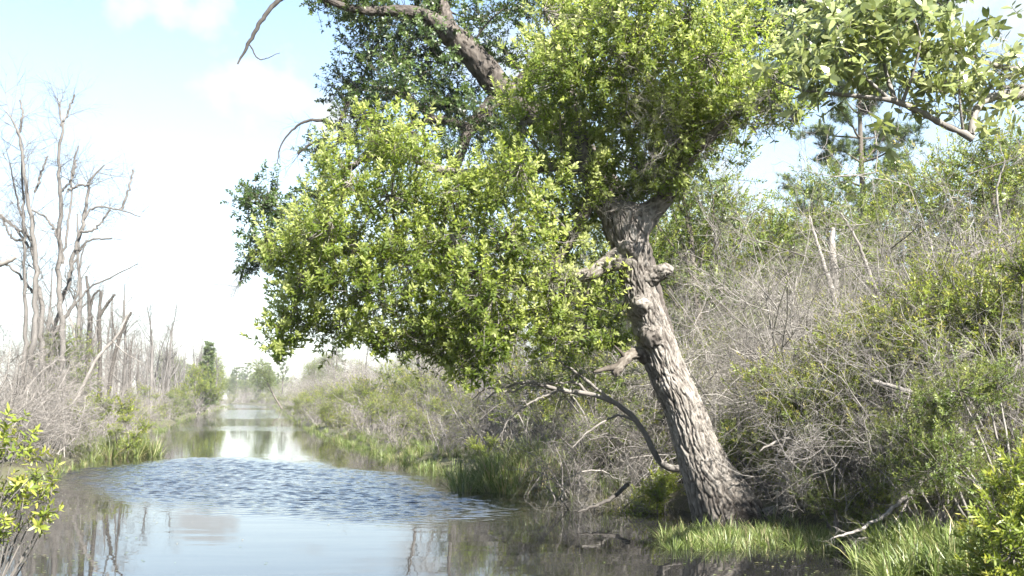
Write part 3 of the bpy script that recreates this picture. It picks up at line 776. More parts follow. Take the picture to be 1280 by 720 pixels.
# ------------------------------------------------------------------ the overhanging branch with large leaves, top right
BD = 8.6
bt = W(1330, 60, BD)
bay = thing("overhanging_branch", "knobbly pale branch with large shiny leaves reaching in at the upper right", "branch", tuple(bt))
BO = bt
def BL(pts, w, n=12, k=50, name="limb", amp=.35):
    p = smooth_path(np.column_stack([WP(pts), [a / 2 * mpp(q[2]) for a, q in zip(w, pts)]]), k)
    P, r = p[:, :3], p[:, 3] * (1 + .14 * np.sin(np.arange(k) * 1.9 + pts[0][0]) + rng.normal(0, .05, k))
    mb_ = MB(); tubes(mb_, P, r, n, .5); link(name, mb_.mesh(name, M['dead'], BO, True), bay); return P
BP = [BL([(1420, 30, BD + .6), (1350, 60, BD + .4), (1300, 112, BD + .1), (1270, 118, BD), (1238, 122, BD), (1220, 138, BD - .05), (1214, 168, BD - .1)], [26, 22, 17, 15, 11, 9, 10]),
      BL([(1216, 174, BD - .1), (1203, 166, BD - .1), (1180, 156, BD - .1), (1150, 140, BD - .15), (1118, 126, BD - .2), (1090, 122, BD - .2), (1050, 118, BD - .2), (1000, 112, BD - .1), (960, 96, BD)], [11, 9, 8, 8, 8, 6, 5, 3, 1.5]),
      BL([(1300, 84, BD + .2), (1270, 86, BD + .1), (1240, 80, BD), (1190, 62, BD - .1), (1160, 62, BD - .1), (1130, 80, BD - .1)], [8, 7, 6, 5, 4, 3]),
      BL([(1310, 112, BD + .2), (1275, 108, BD + .2), (1255, 110, BD + .2), (1240, 120, BD + .2), (1200, 100, BD + .1)], [7, 6, 5, 4, 3]),
      BL([(1120, 126, BD - .2), (1110, 100, BD - .1), (1100, 60, BD), (1080, 20, BD + .2), (1060, -20, BD + .2)], [6, 5, 4, 3, 2]),
      BL([(1112, 124, BD - .2), (1080, 95, BD - .3), (1060, 70, BD - .4), (1050, 40, BD - .4)], [5, 4, 3, 2]),
      BL([(1128, 128, BD - .2), (1140, 95, BD - .3), (1150, 50, BD - .4), (1140, 15, BD - .4)], [5, 4, 3, 2]),
      BL([(1204, 166, BD - .1), (1200, 130, BD - .2), (1198, 100, BD - .2)], [4, 3, 2])]
whorls = [(1035,20),(1040,55),(1030,85),(1022,60),(1045,100),(1015,35),(1000,75),(1085,5),(1120,-5),(1150,5),(1160,50),(1118,40),(1075,60),(1060,110),(1010,100),(1062,75),(1075,45),(1050,62),(1092,32),(1108,60),(1080,12),(1062,20),(1100,95),(1120,80),(1128,55),(1145,62),(1132,20),(1148,35),(1085,80),(1068,95),(1112,15),(1160,80),(1172,108),(1180,55),(1195,70),(1205,85),(1215,62),(1170,130),(1185,125),(1196,110),(1150,92),(1225,100),(1240,70),(1250,85),(1262,122),(1240,132),(1225,130),(1275,128),(1135,110),(1050,90),(1098,10),(1262,75),(1045,30)]
bl = [leaf_mesh("leaf", .118, .040, M['bay_leaf'], t, .18) for t in (.35, .5, .65, .85)]
mbf_ = MB(); BAYS = [shoot(.14, 10, .115, .038, .3, .75, (-.1, .8), leaf_hex, .004) for _ in range(5)]
mbt_ = MB(); bp_all = np.concatenate(BP); nleaf = 0
for (px, py) in whorls:
    c = W(px + rng.normal(0, 3), py + rng.normal(0, 3), BD + rng.normal(-.1, .22))
    a = unit(np.array([rng.normal(-.3, .4), rng.normal(-.3, .4), rng.uniform(-.1, .9)]))
    j = np.argmin(((bp_all - c) ** 2).sum(1)); link_paths(mbt_, [bp_all[j]], [c], .0045, 4, .12, 7, .4)
    X_, Y_, Z_ = frames(a[None]); n = 8
    stamps(mbf_, BAYS, c + rng.normal(0, .16, (7, 3)), np.array([a] * 7) + rng.normal(0, .5, (7, 3)), rng.uniform(.75, 1.1, 7))
    for q in range(n):
        t = q * 2.4; el = rng.uniform(.05, .7)
        d = (X_[0] * math.cos(t) + Y_[0] * math.sin(t)) * math.cos(el) + Z_[0] * math.sin(el)
        if nleaf < 300: leaf_obj(bl[int(rng.integers(0, 4))], bay, BO, c - a * rng.uniform(0, .05), d, Z_[0] * .5 + np.array([.15, -.4, .75]) + rng.normal(0, .25, 3), rng.uniform(.65, 1.1)); nleaf += 1
for (px, py, n) in [(1268, 100, 7), (1250, 60, 4), (1020, 118, 6), (980, 110, 6), (1000, 140, 4), (1150, 140, 3)]:
    stamps(mbt_, TANGLE, W(px, py, BD) + rng.normal(0, .1, (n, 3)), rng.normal(0, 1, (n, 3)), rng.uniform(.2, .5, n))
link("twigs", mbt_.mesh("twigs", M['dead'], BO), bay, 'stuff')
link("foliage", mbf_.mesh("foliage", M['bay_leaf'], BO), bay, 'stuff')

# ------------------------------------------------------------------ prototypes (dictionaries of shared meshes)
def proto_green(h, rad, n, tm, mat, S=1.0, stems=5, wood='dead', flat=1.0, skirt=.1, dens=.5):
    """leafy shrub: several stems, uneven crown"""
    ml, ms = MB(), MB()
    k = max(5, int(rad * 6)); hubs = []
    for i in range(k):
        a = rng.uniform(0, 6.28); q = rad * math.sqrt(rng.uniform(0, 1)) * .8
        z = h * rng.uniform(skirt + .12, .86) * (1 - .35 * (q / rad) ** 2)
        hubs.append((q * math.cos(a), q * math.sin(a) * flat, z, rng.uniform(.24, .42) * min(h * .5, rad)))
    hubs.append((0, 0, h * .82, .3 * min(h * .5, rad)))
    foot = np.array([[rng.normal(0, .1 * rad), rng.normal(0, .1 * rad), -.15] for _ in range(stems)])
    hb = np.array([q[:3] for q in hubs])
    link_paths(ms, foot[rng.integers(0, stems, len(hb))], hb, .012 + .008 * h, 5, .1, 8, rng.uniform(.2, .7, len(hb)), .3)
    per = max(6, n // len(hubs))
    for (x, y, z, rr) in hubs:
        p, dd = ell(per, (rr * 1.15, rr * 1.15, rr * .85), dens); p = p * (1 + .25 * np.sin(dd[:, :1] * 6 + x) * np.sin(dd[:, 2:3] * 7)) + [x, y, z]
        D = unit(dd * .8 + [0, 0, .55] + rng.normal(0, .4, (per, 3)))
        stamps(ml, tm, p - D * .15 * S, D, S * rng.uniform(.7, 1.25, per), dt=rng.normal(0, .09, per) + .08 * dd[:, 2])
        m_ = rng.uniform(0, 1, per) < .25
        link_paths(ms, np.repeat(np.array([[x, y, z]]), m_.sum(), 0), p[m_], .008, 3, .14, 4, .4)
    return [("stem", ms.mesh("stem", M[wood], smooth=True), 'stuff'), ("crown", ml.mesh("crown", M[mat]), 'stuff')]
def proto_dead_shrub(h, rad, nst, tw, mat, droop=0.0, L=.7, tm=None, r0=.022):
    """leafless shrub: arching stems in a thicket of fine twigs"""
    ms, mt = MB(), MB()
    a = rng.uniform(0, 6.28, nst); le = rng.uniform(.05, .75, nst)
    D = np.stack([np.cos(a) * le, np.sin(a) * le, np.ones(nst)], -1)
    P, r = runs(rng.normal(0, .12 * rad, (nst, 3)) * [1, 1, 0] + [0, 0, -.1], D, h * rng.uniform(.7, 1.2, nst), r0 * rng.uniform(.6, 1.3, nst), 8, .14, (0, 0, -droop * .25), .3)
    tubes(ms, P, r, 5, rng.uniform(.25, .85, nst))
    p, d, r1, _, _ = kids(P, r, 5, (.25, 1), (25, 70), .6)
    P1, R1 = runs(p, d, h * rng.uniform(.25, .5, len(p)), r1, 6, .2, (0, 0, -droop * .5), .35)
    tubes(ms, P1, R1, 4, rng.uniform(.2, .9, len(p)))
    PP = np.concatenate([P1.reshape(-1, 3), P[:, 3:].reshape(-1, 3)])
    i = rng.integers(0, len(PP), tw)
    d = unit(PP[i] * np.array([1, 1, .2]) * .6 / max(rad, .1) + rng.normal(0, .6, (tw, 3)) + [0, 0, .35 - 1.2 * droop])
    stamps(mt, tm or TWIG, PP[i], d, L * rng.uniform(.5, 1.25, tw))
    return [("stem", ms.mesh("stem", M[mat], smooth=True), 'stuff'), ("twigs", mt.mesh("twigs", M[mat]), 'stuff')]
def proto_dead_tree(h, r, nb, tw, mat, lean=.1, up=.08, ang=(25, 60), L=1.0, forks=0, snap=False):
    mt, ml, mw = MB(), MB(), MB()
    D = np.array([[rng.normal(0, lean), rng.normal(0, lean), 1]])
    P, rr = runs(np.array([[0, 0, -.2]]), D, [h], [r], 14, .05, (0, 0, .04), .5 if snap else .16)
    tubes(mt, P, rr, 8, .5)
    Pm, Rm = P, rr
    if forks:
        p, d, r1, _, _ = kids(P, rr, forks, (.15, .55), (15, 35), .75)
        Pf, Rf = runs(p, d, h * rng.uniform(.4, .75, len(p)), r1, 12, .08, (0, 0, .12), .18)
        tubes(ml, Pf, Rf, 7, .5)
        p, d, r1, _, _ = kids(Pf, Rf, max(3, nb // 2), (.2, 1), ang, .55)
        Pg, Rg = runs(p, d, h * rng.uniform(.10, .28, len(p)), r1, 7, .16, (0, 0, up), .25)
        tubes(ml, Pg, Rg, 5, rng.uniform(.3, .8, len(p)))
    p, d, r1, _, f = kids(P, rr, nb, (.3, .98), ang, .5)
    P1, R1 = runs(p, d, h * rng.uniform(.12, .34, len(p)) * (1.2 - .6 * f), r1, 8, .15, (0, 0, up), .25)
    tubes(ml, P1, R1, 5, rng.uniform(.3, .8, len(p)))
    PP = [P1.reshape(-1, 3), P[0, 9:]]
    if forks: PP += [Pg.reshape(-1, 3), Pf[:, 5:].reshape(-1, 3)]
    PP = np.concatenate(PP); i = rng.integers(0, len(PP), tw)
    stamps(mw, TWIG_S, PP[i], unit(rng.normal(0, .7, (tw, 3)) + [0, 0, .7]), L * rng.uniform(.4, 1.0, tw))
    res = [("trunk", mt.mesh("trunk", M[mat], smooth=True), None), ("limb", ml.mesh("limb", M[mat], smooth=True), 'stuff')]
    if tw: res.append(("twigs", mw.mesh("twigs", M[mat]), 'stuff'))
    return res
def proto_tree(h, rad, n, tm, mat, S=1.2, r=.12, base=.35, lumps=14, wood='bark', sq=.75):
    mt, ml, mw = MB(), MB(), MB()
    P, rr = runs(np.array([[0, 0, -.2]]), np.array([[rng.normal(0, .05), rng.normal(0, .05), 1]]), [h * .92], [r], 14, .04, (0, 0, .05), .2)
    tubes(mt, P, rr, 9, .5)
    for i in range(lumps):
        a = i * 2.4 + rng.normal(0, .3); z = h * (base + (1 - base) * (i + .5) / lumps) * rng.uniform(.92, 1.03)
        f = (z / h - base) / (1 - base); q = rad * (1 - abs(f - .35) * 1.1) * rng.uniform(.3, .95)
        c = np.array([q * math.cos(a), q * math.sin(a), min(z, h)]) + P[0, min(13, int(13 * min(z / h, .98)))] * [1, 1, 0]
        rr_ = rad * rng.uniform(.30, .48)
        k = P[0, max(3, min(13, int(13 * min(z / h, .98) - 2)))]
        link_paths(mw, [k], [c], .10 * r + .02, 5, .1, 8, .4, .35)
        per = max(8, n // lumps); p, dd = ell(per, (rr_, rr_, rr_ * sq), .45)
        p = p * (1 + .3 * np.sin(dd[:, :1] * 6 + i) * np.sin(dd[:, 2:3] * 7 + i)) + c
        D = unit(dd + [0, 0, .5] + rng.normal(0, .35, (per, 3)))
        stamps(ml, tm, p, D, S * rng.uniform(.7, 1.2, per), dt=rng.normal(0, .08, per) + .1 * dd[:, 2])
    return [("trunk", mt.mesh("trunk", M[wood], smooth=True), None), ("limb", mw.mesh("limb", M[wood], smooth=True), 'stuff'), ("crown", ml.mesh("crown", M[mat]), 'stuff')]
def needle_tuft(L, n):
    mb_ = MB()
    for i in range(n):
        a = rng.uniform(0, 6.28); el = rng.uniform(-.1, 1.4); l = L * rng.uniform(.6, 1)
        d = np.array([math.cos(a) * math.cos(el), math.sin(a) * math.cos(el), math.sin(el)]); s_ = unit(np.cross(d, [.1, .2, 1])) * .007
        mb_.add([-s_, s_, d * l - s_ * .5 + [0, 0, -.1 * l], d * l + s_ * .5 + [0, 0, -.1 * l]], quads=[[0, 1, 3, 2]], tint=rng.uniform(.25, .85))
    return Tmp(mb_)
NEED = [needle_tuft(.30, 46) for _ in range(4)]
def proto_pine(h, tiers, r=.16, base=.45, spread=2.2, per=10, S=1.0):
    mt, ml, mw = MB(), MB(), MB()
    P, rr = runs(np.array([[0, 0, -.2]]), np.array([[0.02, 0, 1]]), [h], [r], 16, .015, (0, 0, .03), .25)
    tubes(mt, P, rr, 9, .5)
    for i in range(tiers):
        f = (i + rng.uniform(0, .6)) / tiers; z = base + (1 - base) * f
        k = P[0, min(15, int(z * 15))]; a = i * 2.3 + rng.normal(0, .3); L = spread * (1 - .62 * f ** 1.4) * rng.uniform(.6, 1.1)
        b_, br = runs(k[None], np.array([[math.cos(a), math.sin(a), .22]]), [L], [.045], 8, .12, (0, 0, .05), .3)
        tubes(mw, b_, br, 5, .4)
        p, d, r1, _, _ = kids(b_, br, 6, (.35, 1), (20, 60), .6)
        b2, r2 = runs(p, d, L * rng.uniform(.15, .38, len(p)), r1, 5, .15, (0, 0, .12), .4); tubes(mw, b2, r2, 4, .4)
        tips = np.concatenate([b2[:, 2:].reshape(-1, 3), b_[:, -2:].reshape(-1, 3)])
        q = tips[rng.integers(0, len(tips), per * 3)] + rng.normal(0, .12, (per * 3, 3)) * [1, 1, .8]
        stamps(ml, NEED, q, unit(rng.normal(0, .5, q.shape) + [0, 0, .9]), S * rng.uniform(.7, 1.1, len(q)), dt=rng.normal(0, .08, len(q)))
    return [("trunk", mt.mesh("trunk", M['bark'], smooth=True), None), ("limb", mw.mesh("limb", M['bark'], smooth=True), 'stuff'), ("crown", ml.mesh("crown", M['pine_leaf']), 'stuff')]
def blade_tuft(n, h, w, spread, lo=.3, hi=.75):
    mb_ = MB()
    for i in range(n):
        a = rng.uniform(0, 6.28); le = rng.uniform(.05, spread); L = h * rng.uniform(.55, 1.1); r0 = .10 * math.sqrt(rng.uniform(0, 1))
        b_ = np.array([math.cos(a), math.sin(a), 0]); s_ = np.array([-math.sin(a), math.cos(a), 0]) * w / 2
        v = []
        for t, ww in ((0, .8), (.35, 1), (.7, .75), (1, .06)):
            c = b_ * (r0 + le * L * t ** 1.7) + np.array([0, 0, L * t * (1 - .35 * le * t)])
            v += [c - s_ * ww, c + s_ * ww]
        tt = rng.uniform(lo, hi) if rng.uniform() > .16 else 1.0
        mb_.add(v, quads=[[0, 1, 3, 2], [2, 3, 5, 4], [4, 5, 7, 6]], tint=tt)
    return Tmp(mb_)
GRASS = [blade_tuft(26, .55, .013, .85, .2, .8) for _ in range(6)]
REED = [blade_tuft(16, .60, .020, 1.1, .2, .85) for _ in range(6)]
def grass_patch(name, label, pts, S, tm=None, group=None, mat='grass', tint=0.0):
    pts = np.asarray(pts); z = np.maximum(ground_z(pts[:, 0], pts[:, 1]), -.06) - .02
    mb_ = MB(); n = len(pts)
    stamps(mb_, tm or GRASS, np.column_stack([pts, z]), unit(np.column_stack([rng.normal(0, .22, (n, 2)), np.ones(n)])), S * rng.uniform(.6, 1.2, n), dt=rng.normal(tint, .1, n))
    o = link(name, mb_.mesh(name, M[mat]), kind='stuff', label=label); o['category'] = 'grass'
    if group: o['group'] = group
    return o

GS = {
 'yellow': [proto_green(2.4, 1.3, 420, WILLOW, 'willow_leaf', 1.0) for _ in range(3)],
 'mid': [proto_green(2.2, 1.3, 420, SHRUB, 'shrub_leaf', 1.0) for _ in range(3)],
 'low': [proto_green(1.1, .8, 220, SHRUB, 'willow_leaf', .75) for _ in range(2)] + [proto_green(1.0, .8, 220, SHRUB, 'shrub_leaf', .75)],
 'grey': [proto_dead_shrub(2.0, 1.2, 14, 110, 'dead', .25) for _ in range(4)],
 'greytall': [proto_dead_shrub(3.2, 1.4, 12, 120, 'dead', .05, .9) for _ in range(3)],
 'dtree': [proto_dead_tree(7.5, .13, 14, 60, 'snag', .06) for _ in range(4)] + [proto_dead_tree(6, .12, 8, 30, 'snag', .10, forks=2), proto_dead_tree(4.5, .10, 5, 10, 'dead_dark', .12, snap=True)],
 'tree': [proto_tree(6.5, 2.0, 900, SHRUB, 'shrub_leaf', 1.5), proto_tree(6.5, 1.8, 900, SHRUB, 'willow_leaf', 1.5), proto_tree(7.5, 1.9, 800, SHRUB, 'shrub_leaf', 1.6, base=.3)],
 'pine': [proto_pine(11, 26, .17, .40, 2.0), proto_pine(9, 30, .13, .15, 1.7)],
}

# ------------------------------------------------------------------ LEFT BANK
LD = 32.0
lt = W(55, 500, LD); LO = np.array([lt[0], LD, 0.0])
mt, ml, mw = MB(), MB(), MB()
snag = thing("bare_tree", "tallest bare grey tree on the left bank, many upright stems", "tree", LO)
d = LD
mains = [[(82, 500, d), (78, 440, d), (76, 390, d), (74, 330, d), (76, 268, d), (73, 200, d), (78, 162, d), (73, 128, d)],
         [(40, 500, d), (41, 440, d - .5), (44, 380, d - .5), (42, 300, d - .6), (34, 240, d - .6), (24, 170, d - .6), (8, 140, d - .6)],
         [(58, 500, d + .5), (66, 420, d + .5), (86, 345, d + .5), (104, 275, d + .6), (113, 228, d + .7), (131, 206, d + .7)],
         [(28, 500, d - .3), (32, 430, d - .3), (31, 330, d - .3), (29, 260, d - .4), (27, 200, d - .4)],
         [(52, 500, d), (52, 400, d), (40, 310, d + .2), (33, 290, d + .2), (22, 250, d + .3), (12, 205, d + .3)]]
for pts, w in zip(mains, ([11, 11, 10, 9, 8, 6, 5, 2], [12, 11, 10, 9, 7, 5, 2], [10, 9, 8, 7, 5, 2], [9, 8, 6, 5, 2], [10, 9, 7, 6, 4, 2])):
    mbx = MB(); P = bare(mbx, pts, [a * .66 for a in w], 9, 40, .5, wob=.03)
    link("stem", mbx.mesh("stem", M['snag'], LO, True), snag)
    i = rng.integers(16, 40, 26); T = unit(np.gradient(P, axis=0))
    stamps(mw, TWIG_S, P[i], unit(T[i] * .8 + rng.normal(0, .6, (26, 3))), rng.uniform(.5, 1.5, 26))
sides = [[(42, 300, d), (20, 285, d), (-15, 262, d)], [(36, 310, d), (15, 280, d), (-20, 255, d)], [(104, 275, d), (112, 262, d), (130, 259, d), (152, 263, d), (176, 271, d)], [(151, 263, d), (160, 240, d), (166, 212, d)],
         [(86, 345, d), (98, 315, d), (112, 300, d), (140, 298, d)], [(84, 240, d), (98, 232, d), (112, 231, d)], [(78, 330, d), (88, 260, d), (90, 215, d), (98, 182, d)], [(76, 240, d), (88, 226, d), (96, 200, d)],
         [(77, 158, d), (85, 140, d), (93, 118, d)], [(66, 420, d), (90, 385, d), (112, 360, d), (142, 345, d), (172, 330, d)], [(78, 400, d), (95, 370, d), (100, 330, d), (108, 300, d)], [(24, 170, d), (28, 145, d), (25, 125, d)],
         [(45, 370, d), (20, 340, d), (-10, 320, d)], [(74, 300, d), (60, 275, d), (40, 262, d)], [(100, 290, d), (120, 285, d), (138, 262, d)], [(30, 300, d), (14, 296, d), (0, 268, d)], [(44, 240, d), (52, 215, d), (60, 195, d)]]
for pts in sides:
    P = bare(ml, pts, [3.6, 3, 2.4, 1.9, 1.2][:len(pts)], 6, 22, .5, 9, .9, wob=.03)
    link("limb", ml.mesh("limb", M['snag'], LO, True), snag); ml = MB()
link("twigs", mw.mesh("twigs", M['snag'], LO), snag, 'stuff')

def single(name, label, cat, pts_list, w_list, mat, tw=0, L=.6, n=8, k=30, tmps=None, part="limb", tint=.5):
    a = WP(pts_list[0])[0]; o3 = np.array([a[0], a[1], max(0.0, a[2] - .5)])
    t = thing(name, label, cat, o3); mw_ = MB(); mbx = MB()
    for j, (pts, w) in enumerate(zip(pts_list, w_list)):
        P = bare(mbx, pts, w, n, k, tint)
        if tw:
            T = unit(np.gradient(P, axis=0)); i = rng.integers(k // 5, k, tw)
            stamps(mw_, tmps or TWIG_S, P[i], unit(T[i] + rng.normal(0, .7, (tw, 3))), rng.uniform(.4, 1.1, tw) * L)
        pn = "trunk" if j == 0 else part
        link(pn, mbx.mesh(pn, M[mat], o3, True), t); mbx = MB()
    if tw: link("twigs", mw_.mesh("twigs", M[mat], o3), t, 'stuff')
    return t
d = 36
single("broken_tree", "dark snapped-off tree with a forked top, right of the tallest bare tree", "tree", [[(108, 500, d), (110, 440, d), (112, 390, d), (108, 345, d)], [(111, 395, d), (117, 370, d), (125, 362, d)]], [[6, 6, 5, 3], [4, 3, 2]], 'dead_dark', 3, .5)
single("broken_tree", "dark broken tree with a stub arm pointing right, on the left bank", "tree", [[(124, 500, d), (125, 450, d), (124, 400, d), (126, 364, d)], [(125, 395, d), (134, 380, d), (144, 368, d)], [(120, 460, d), (114, 420, d), (116, 395, d)]], [[6, 5.5, 5, 3], [4, 4, 3], [3, 3, 2]], 'dead_dark', 2, .5)
single("leaning_snag", "pale grey dead trunk leaning right, left of the distant rows of bare trees", "tree", [[(96, 500, 30), (120, 450, 30.3), (146, 420, 30.6), (158, 396, 30.8), (164, 386, 31)], [(140, 425, 30.5), (155, 440, 30.5), (180, 455, 30.5)]], [[4.5, 4, 3, 2.2, 1.2], [2, 1.5, 1]], 'dead', 7, .7)
single("leaning_snag", "bent dark snag leaning left behind the grey brush on the left bank", "tree", [[(135, 500, 38), (140, 460, 38), (150, 420, 38), (164, 390, 38)], [(148, 428, 38), (142, 410, 38), (140, 390, 38)]], [[5, 5, 4, 3], [3, 2, 1.5]], 'dead_dark', 3, .5)
single("broken_limb", "grey bough poking in at the left edge above the brush", "branch", [[(-30, 345, 26), (-8, 334, 26), (8, 328, 26), (20, 322, 26)]], [[9, 7, 6, 4]], 'dead', 0)

# green trees and shrubs on the left bank that stand out
inst(proto_tree(3.3, 1.0, 420, SHRUB, 'shrub_leaf', 1.1, .06, .25, 12), "young_tree", "small bushy green tree among the bare stems on the left bank", "tree", (W(88, 500, 33)[0], 33, .2))
inst(GS['low'][0], "green_shrub", "light green bush behind the left grass tussock", "shrub", (W(128, 500, 31)[0], 31, .1), .4, 1.5)
inst(GS['low'][1], "green_shrub", "yellow-green bush at the foot of the small bushy tree, left bank", "shrub", (W(140, 520, 29.5)[0], 30.5, .1), 1.4, 1.0)
inst(proto_pine(7.6, 60, .12, .08, 1.0, 8, .9), "cypress", "narrow dark cone-shaped evergreen far down the left bank", "tree", (W(256, 500, 118)[0], 118, .2))
inst(proto_green(4.6, 2.6, 900, SHRUB, 'willow_leaf', 1.6), "green_shrub", "bright yellow-green bush in front of the cone-shaped evergreen", "shrub", (W(244, 500, 108)[0], 108, .2))

used = {}
def lbl(zone, kind):
    return f"{kind} {zone}"
def zoneL(y, off):
    row = "at the waterline " if off < 1.5 else "set back " if off > 5 else ""
    return row + ("on the left bank beside the tallest bare tree" if y < 45 else "on the left bank beyond the grass tussock" if y < 70 else
                  "on the left bank before the cone-shaped evergreen" if y < 115 else "on the far left bank beyond the cone-shaped evergreen")
def zoneR(y, off):
    row = "at the waterline " if off < 1.5 else "in second row " if off < 3.2 else "behind "
    return row + ("on the right bank by the arching bare branch" if y < 20 else "on the right bank behind the grass tussock" if y < 26 else "on the right bank under the lowest leaves" if y < 42 else
                  "on the right bank under the left crown tip" if y < 75 else "far down the right bank" if y < 150 else "on the farthest right bank")
KIND = {'yellow': ("yellow_green_shrub", "yellow-green leafy shrub", "shrub"), 'mid': ("green_shrub", "mid-green leafy shrub", "shrub"), 'low': ("low_bush", "low green bush", "shrub"),
        'grey': ("bare_shrub", "leafless grey shrub", "shrub"), 'greytall': ("tall_bare_shrub", "tall leafless grey shrub", "shrub"), 'dtree': ("dead_tree", "thin bare dead tree", "tree"),
        'tree': ("green_tree", "round-crowned green tree", "tree"), 'pine': ("pine_tree", "slender pine", "tree")}
PUT = []
def put(kind, x, y, sc, zone, which=None, label=None, group=None):
    nm, lb, cat = KIND[kind]; pr = GS[kind]; which = int(rng.integers(0, len(pr))) if which is None else which
    l = f"{lb} {zone}"
    s3 = sc * rng.uniform(.9, 1.1)
    PUT.append(inst(pr[which], nm, label or l, cat, (x, y, float(ground_z(x, y)) - .03), rng.uniform(0, 6.28), s3, group=group or f"{lb}s {zone}"))
# brush heap close on the left, under the tallest bare tree
for (px, y, s, k, lab) in [
    (8, 24, 1.0, 'grey', "grey brush just above the nearest left bush, at the left edge"), (-25, 23, 1.1, 'grey', "grey brush cut off by the left edge above the nearest bush"),
    (45, 25.5, .9, 'grey', "grey brush leaning to the water right of the nearest left bush"), (20, 28, 1.15, 'grey', "tall rounded grey brush at the foot of the leftmost bare stems"),
    (70, 28, .9, 'grey', "grey brush left of the left grass tussock"), (100, 30.5, .75, 'grey', "low grey brush right behind the left grass tussock"),
    (-10, 30, 1.1, 'greytall', "tall thin grey brush at the left edge under the poking bough"), (55, 31, 1.0, 'grey', "grey brush at the foot of the tallest bare tree"),
    (30, 34, .9, 'greytall', "thin upright grey brush behind the leftmost bare stems"), (85, 34, 1.0, 'grey', "grey brush around the small bushy green tree"),
    (5, 36, 1.0, 'greytall', "upright grey brush at the back of the left edge"), (115, 38, .9, 'grey', "grey brush at the foot of the dark broken tree"),
    (60, 38, .8, 'greytall', "upright grey brush behind the tallest bare tree"), (140, 36, .7, 'grey', "low grey brush under the pale leaning dead trunk")]:
    put(k, W(px, 500, y)[0], y, s, "", None, lab, "grey brush heaped at the left edge")
# rows down the left bank
y = 40.0
while y < 330:
    xb = float(bankL(y)); st = 1.5 + y * .022
    for off in (.6, 2.0, 4.2):
        k = rng.choice(['grey', 'grey', 'grey', 'greytall', 'mid', 'yellow'] if y < 190 else ['grey', 'greytall', 'mid', 'yellow', 'tree'])
        sc = rng.uniform(.7, 1.05) * (1.0 if off > 1 else .8)
        if k == 'tree': sc *= .75 if off > 1 else .5
        put(k, xb - off - rng.uniform(0, .8), y + rng.uniform(-.6, .6) * st, sc, zoneL(y, off))
    y += st * 1.5
for i in range(130):
    y = 40 + 175 * rng.uniform(0, 1) ** 1.25; off = rng.uniform(1.5, 14)
    put('dtree', float(bankL(y)) - off, y, rng.uniform(.7, 1.2) * (1.15 if y > 90 else .95), zoneL(y, off))
for i in range(26):
    y = rng.uniform(170, 330); off = rng.uniform(2, 12)
    put('tree' if rng.uniform() < .7 else 'pine', float(bankL(y)) - off, y, rng.uniform(.85, 1.3), zoneL(y, off))
for i in range(22):        # trees that step down to the far end of the canal
    y = rng.uniform(190, 335)
    put('tree' if rng.uniform() < .75 else 'pine', float(bankL(y)) - rng.uniform(.8, 4.5), y, rng.uniform(.8, 1.2), zoneL(y, 2))
for i in range(46):        # the end of the canal
    y = rng.uniform(350, 395); px = rng.uniform(288, 352)
    put('tree' if rng.uniform() < .65 else 'pine', (px - 640) / FPX * y, y, rng.uniform(.75, 1.25), "closing the far end of the canal")

# ------------------------------------------------------------------ RIGHT BANK, going away
def clear_r(x, y): return True
y = 16.5
while y < 330:
    xb = float(bankR(y)); st = 1.1 + y * .022
    for off in (.7, 2.0, 3.6, 5.6):
        near = off < 1.5
        ks = ['grey', 'yellow', 'low', 'grey', 'yellow'] if near else ['grey', 'greytall', 'yellow', 'yellow', 'mid']
        if y < 26 and near: ks = ['grey', 'grey', 'low']
        k = rng.choice(ks); sc = rng.uniform(.75, 1.05) * (.8 if near else 1.0 + .05 * off)
        if k == 'low' and not near: k = 'mid'
        put(k, xb + off + rng.uniform(0, .7), y + rng.uniform(-.5, .5) * st, sc, zoneR(y, off))
    y += st * 1.5
for i in range(46):
    y = 26 + 290 * rng.uniform(0, 1) ** 1.8; off = rng.uniform(5, 13)
    put('tree' if rng.uniform() < .8 or y < 90 else 'pine', float(bankR(y)) + off, y, rng.uniform(.7, 1.1), zoneR(y, off))
for i in range(16):
    y = 28 + 60 * rng.uniform(0, 1); off = rng.uniform(3, 9)
    put('dtree', float(bankR(y)) + off, y, rng.uniform(.6, .9), zoneR(y, off))
inst(proto_tree(7.0, 2.2, 800, SHRUB, 'shrub_leaf', 1.6, .16, .5, 10), "bending_tree", "tree leaning out over the water at the far right bend of the canal", "tree", (W(352, 500, 150)[0], 150, .2), 0, 1.0, tilt=(0, -.5))

# ------------------------------------------------------------------ RIGHT BANK, near
def at(px, y): return (float(W(px, 500, y)[0]), y, float(ground_z(W(px, 500, y)[0], y)) - .03)
# arching bare branch between the trunk and the water
single("arching_branch", "long bare grey branch arching left over the water from behind the leaning trunk", "branch",
       [[(850, 586, 15.6), (836, 584, 15.5), (822, 574, 15.4), (808, 545, 15.3), (790, 520, 15.2), (765, 502, 15.1), (735, 492, 15), (700, 487, 14.9), (660, 478, 14.8), (625, 488, 14.7), (600, 505, 14.6)],
        [(770, 505, 15.1), (745, 485, 15.0), (720, 465, 15), (690, 450, 15), (650, 460, 15)], [(735, 492, 15), (715, 478, 15), (660, 482, 15), (630, 470, 15)], [(700, 487, 14.9), (670, 500, 14.8), (640, 520, 14.7), (625, 545, 14.7)],
        [(795, 525, 15.2), (770, 520, 15.2), (735, 540, 15.1), (715, 560, 15)], [(660, 478, 14.8), (640, 490, 14.7), (610, 485, 14.6), (590, 500, 14.6)]],
       [[9, 9, 8, 7, 7, 6, 5.5, 5, 4, 2.5, 1.2], [4.5, 4, 3, 2, 1], [4, 3, 2, 1], [3, 2.5, 2, 1], [4, 3, 2, 1], [3, 2.5, 2, 1]], 'dead', 7, .55, tint=.42)
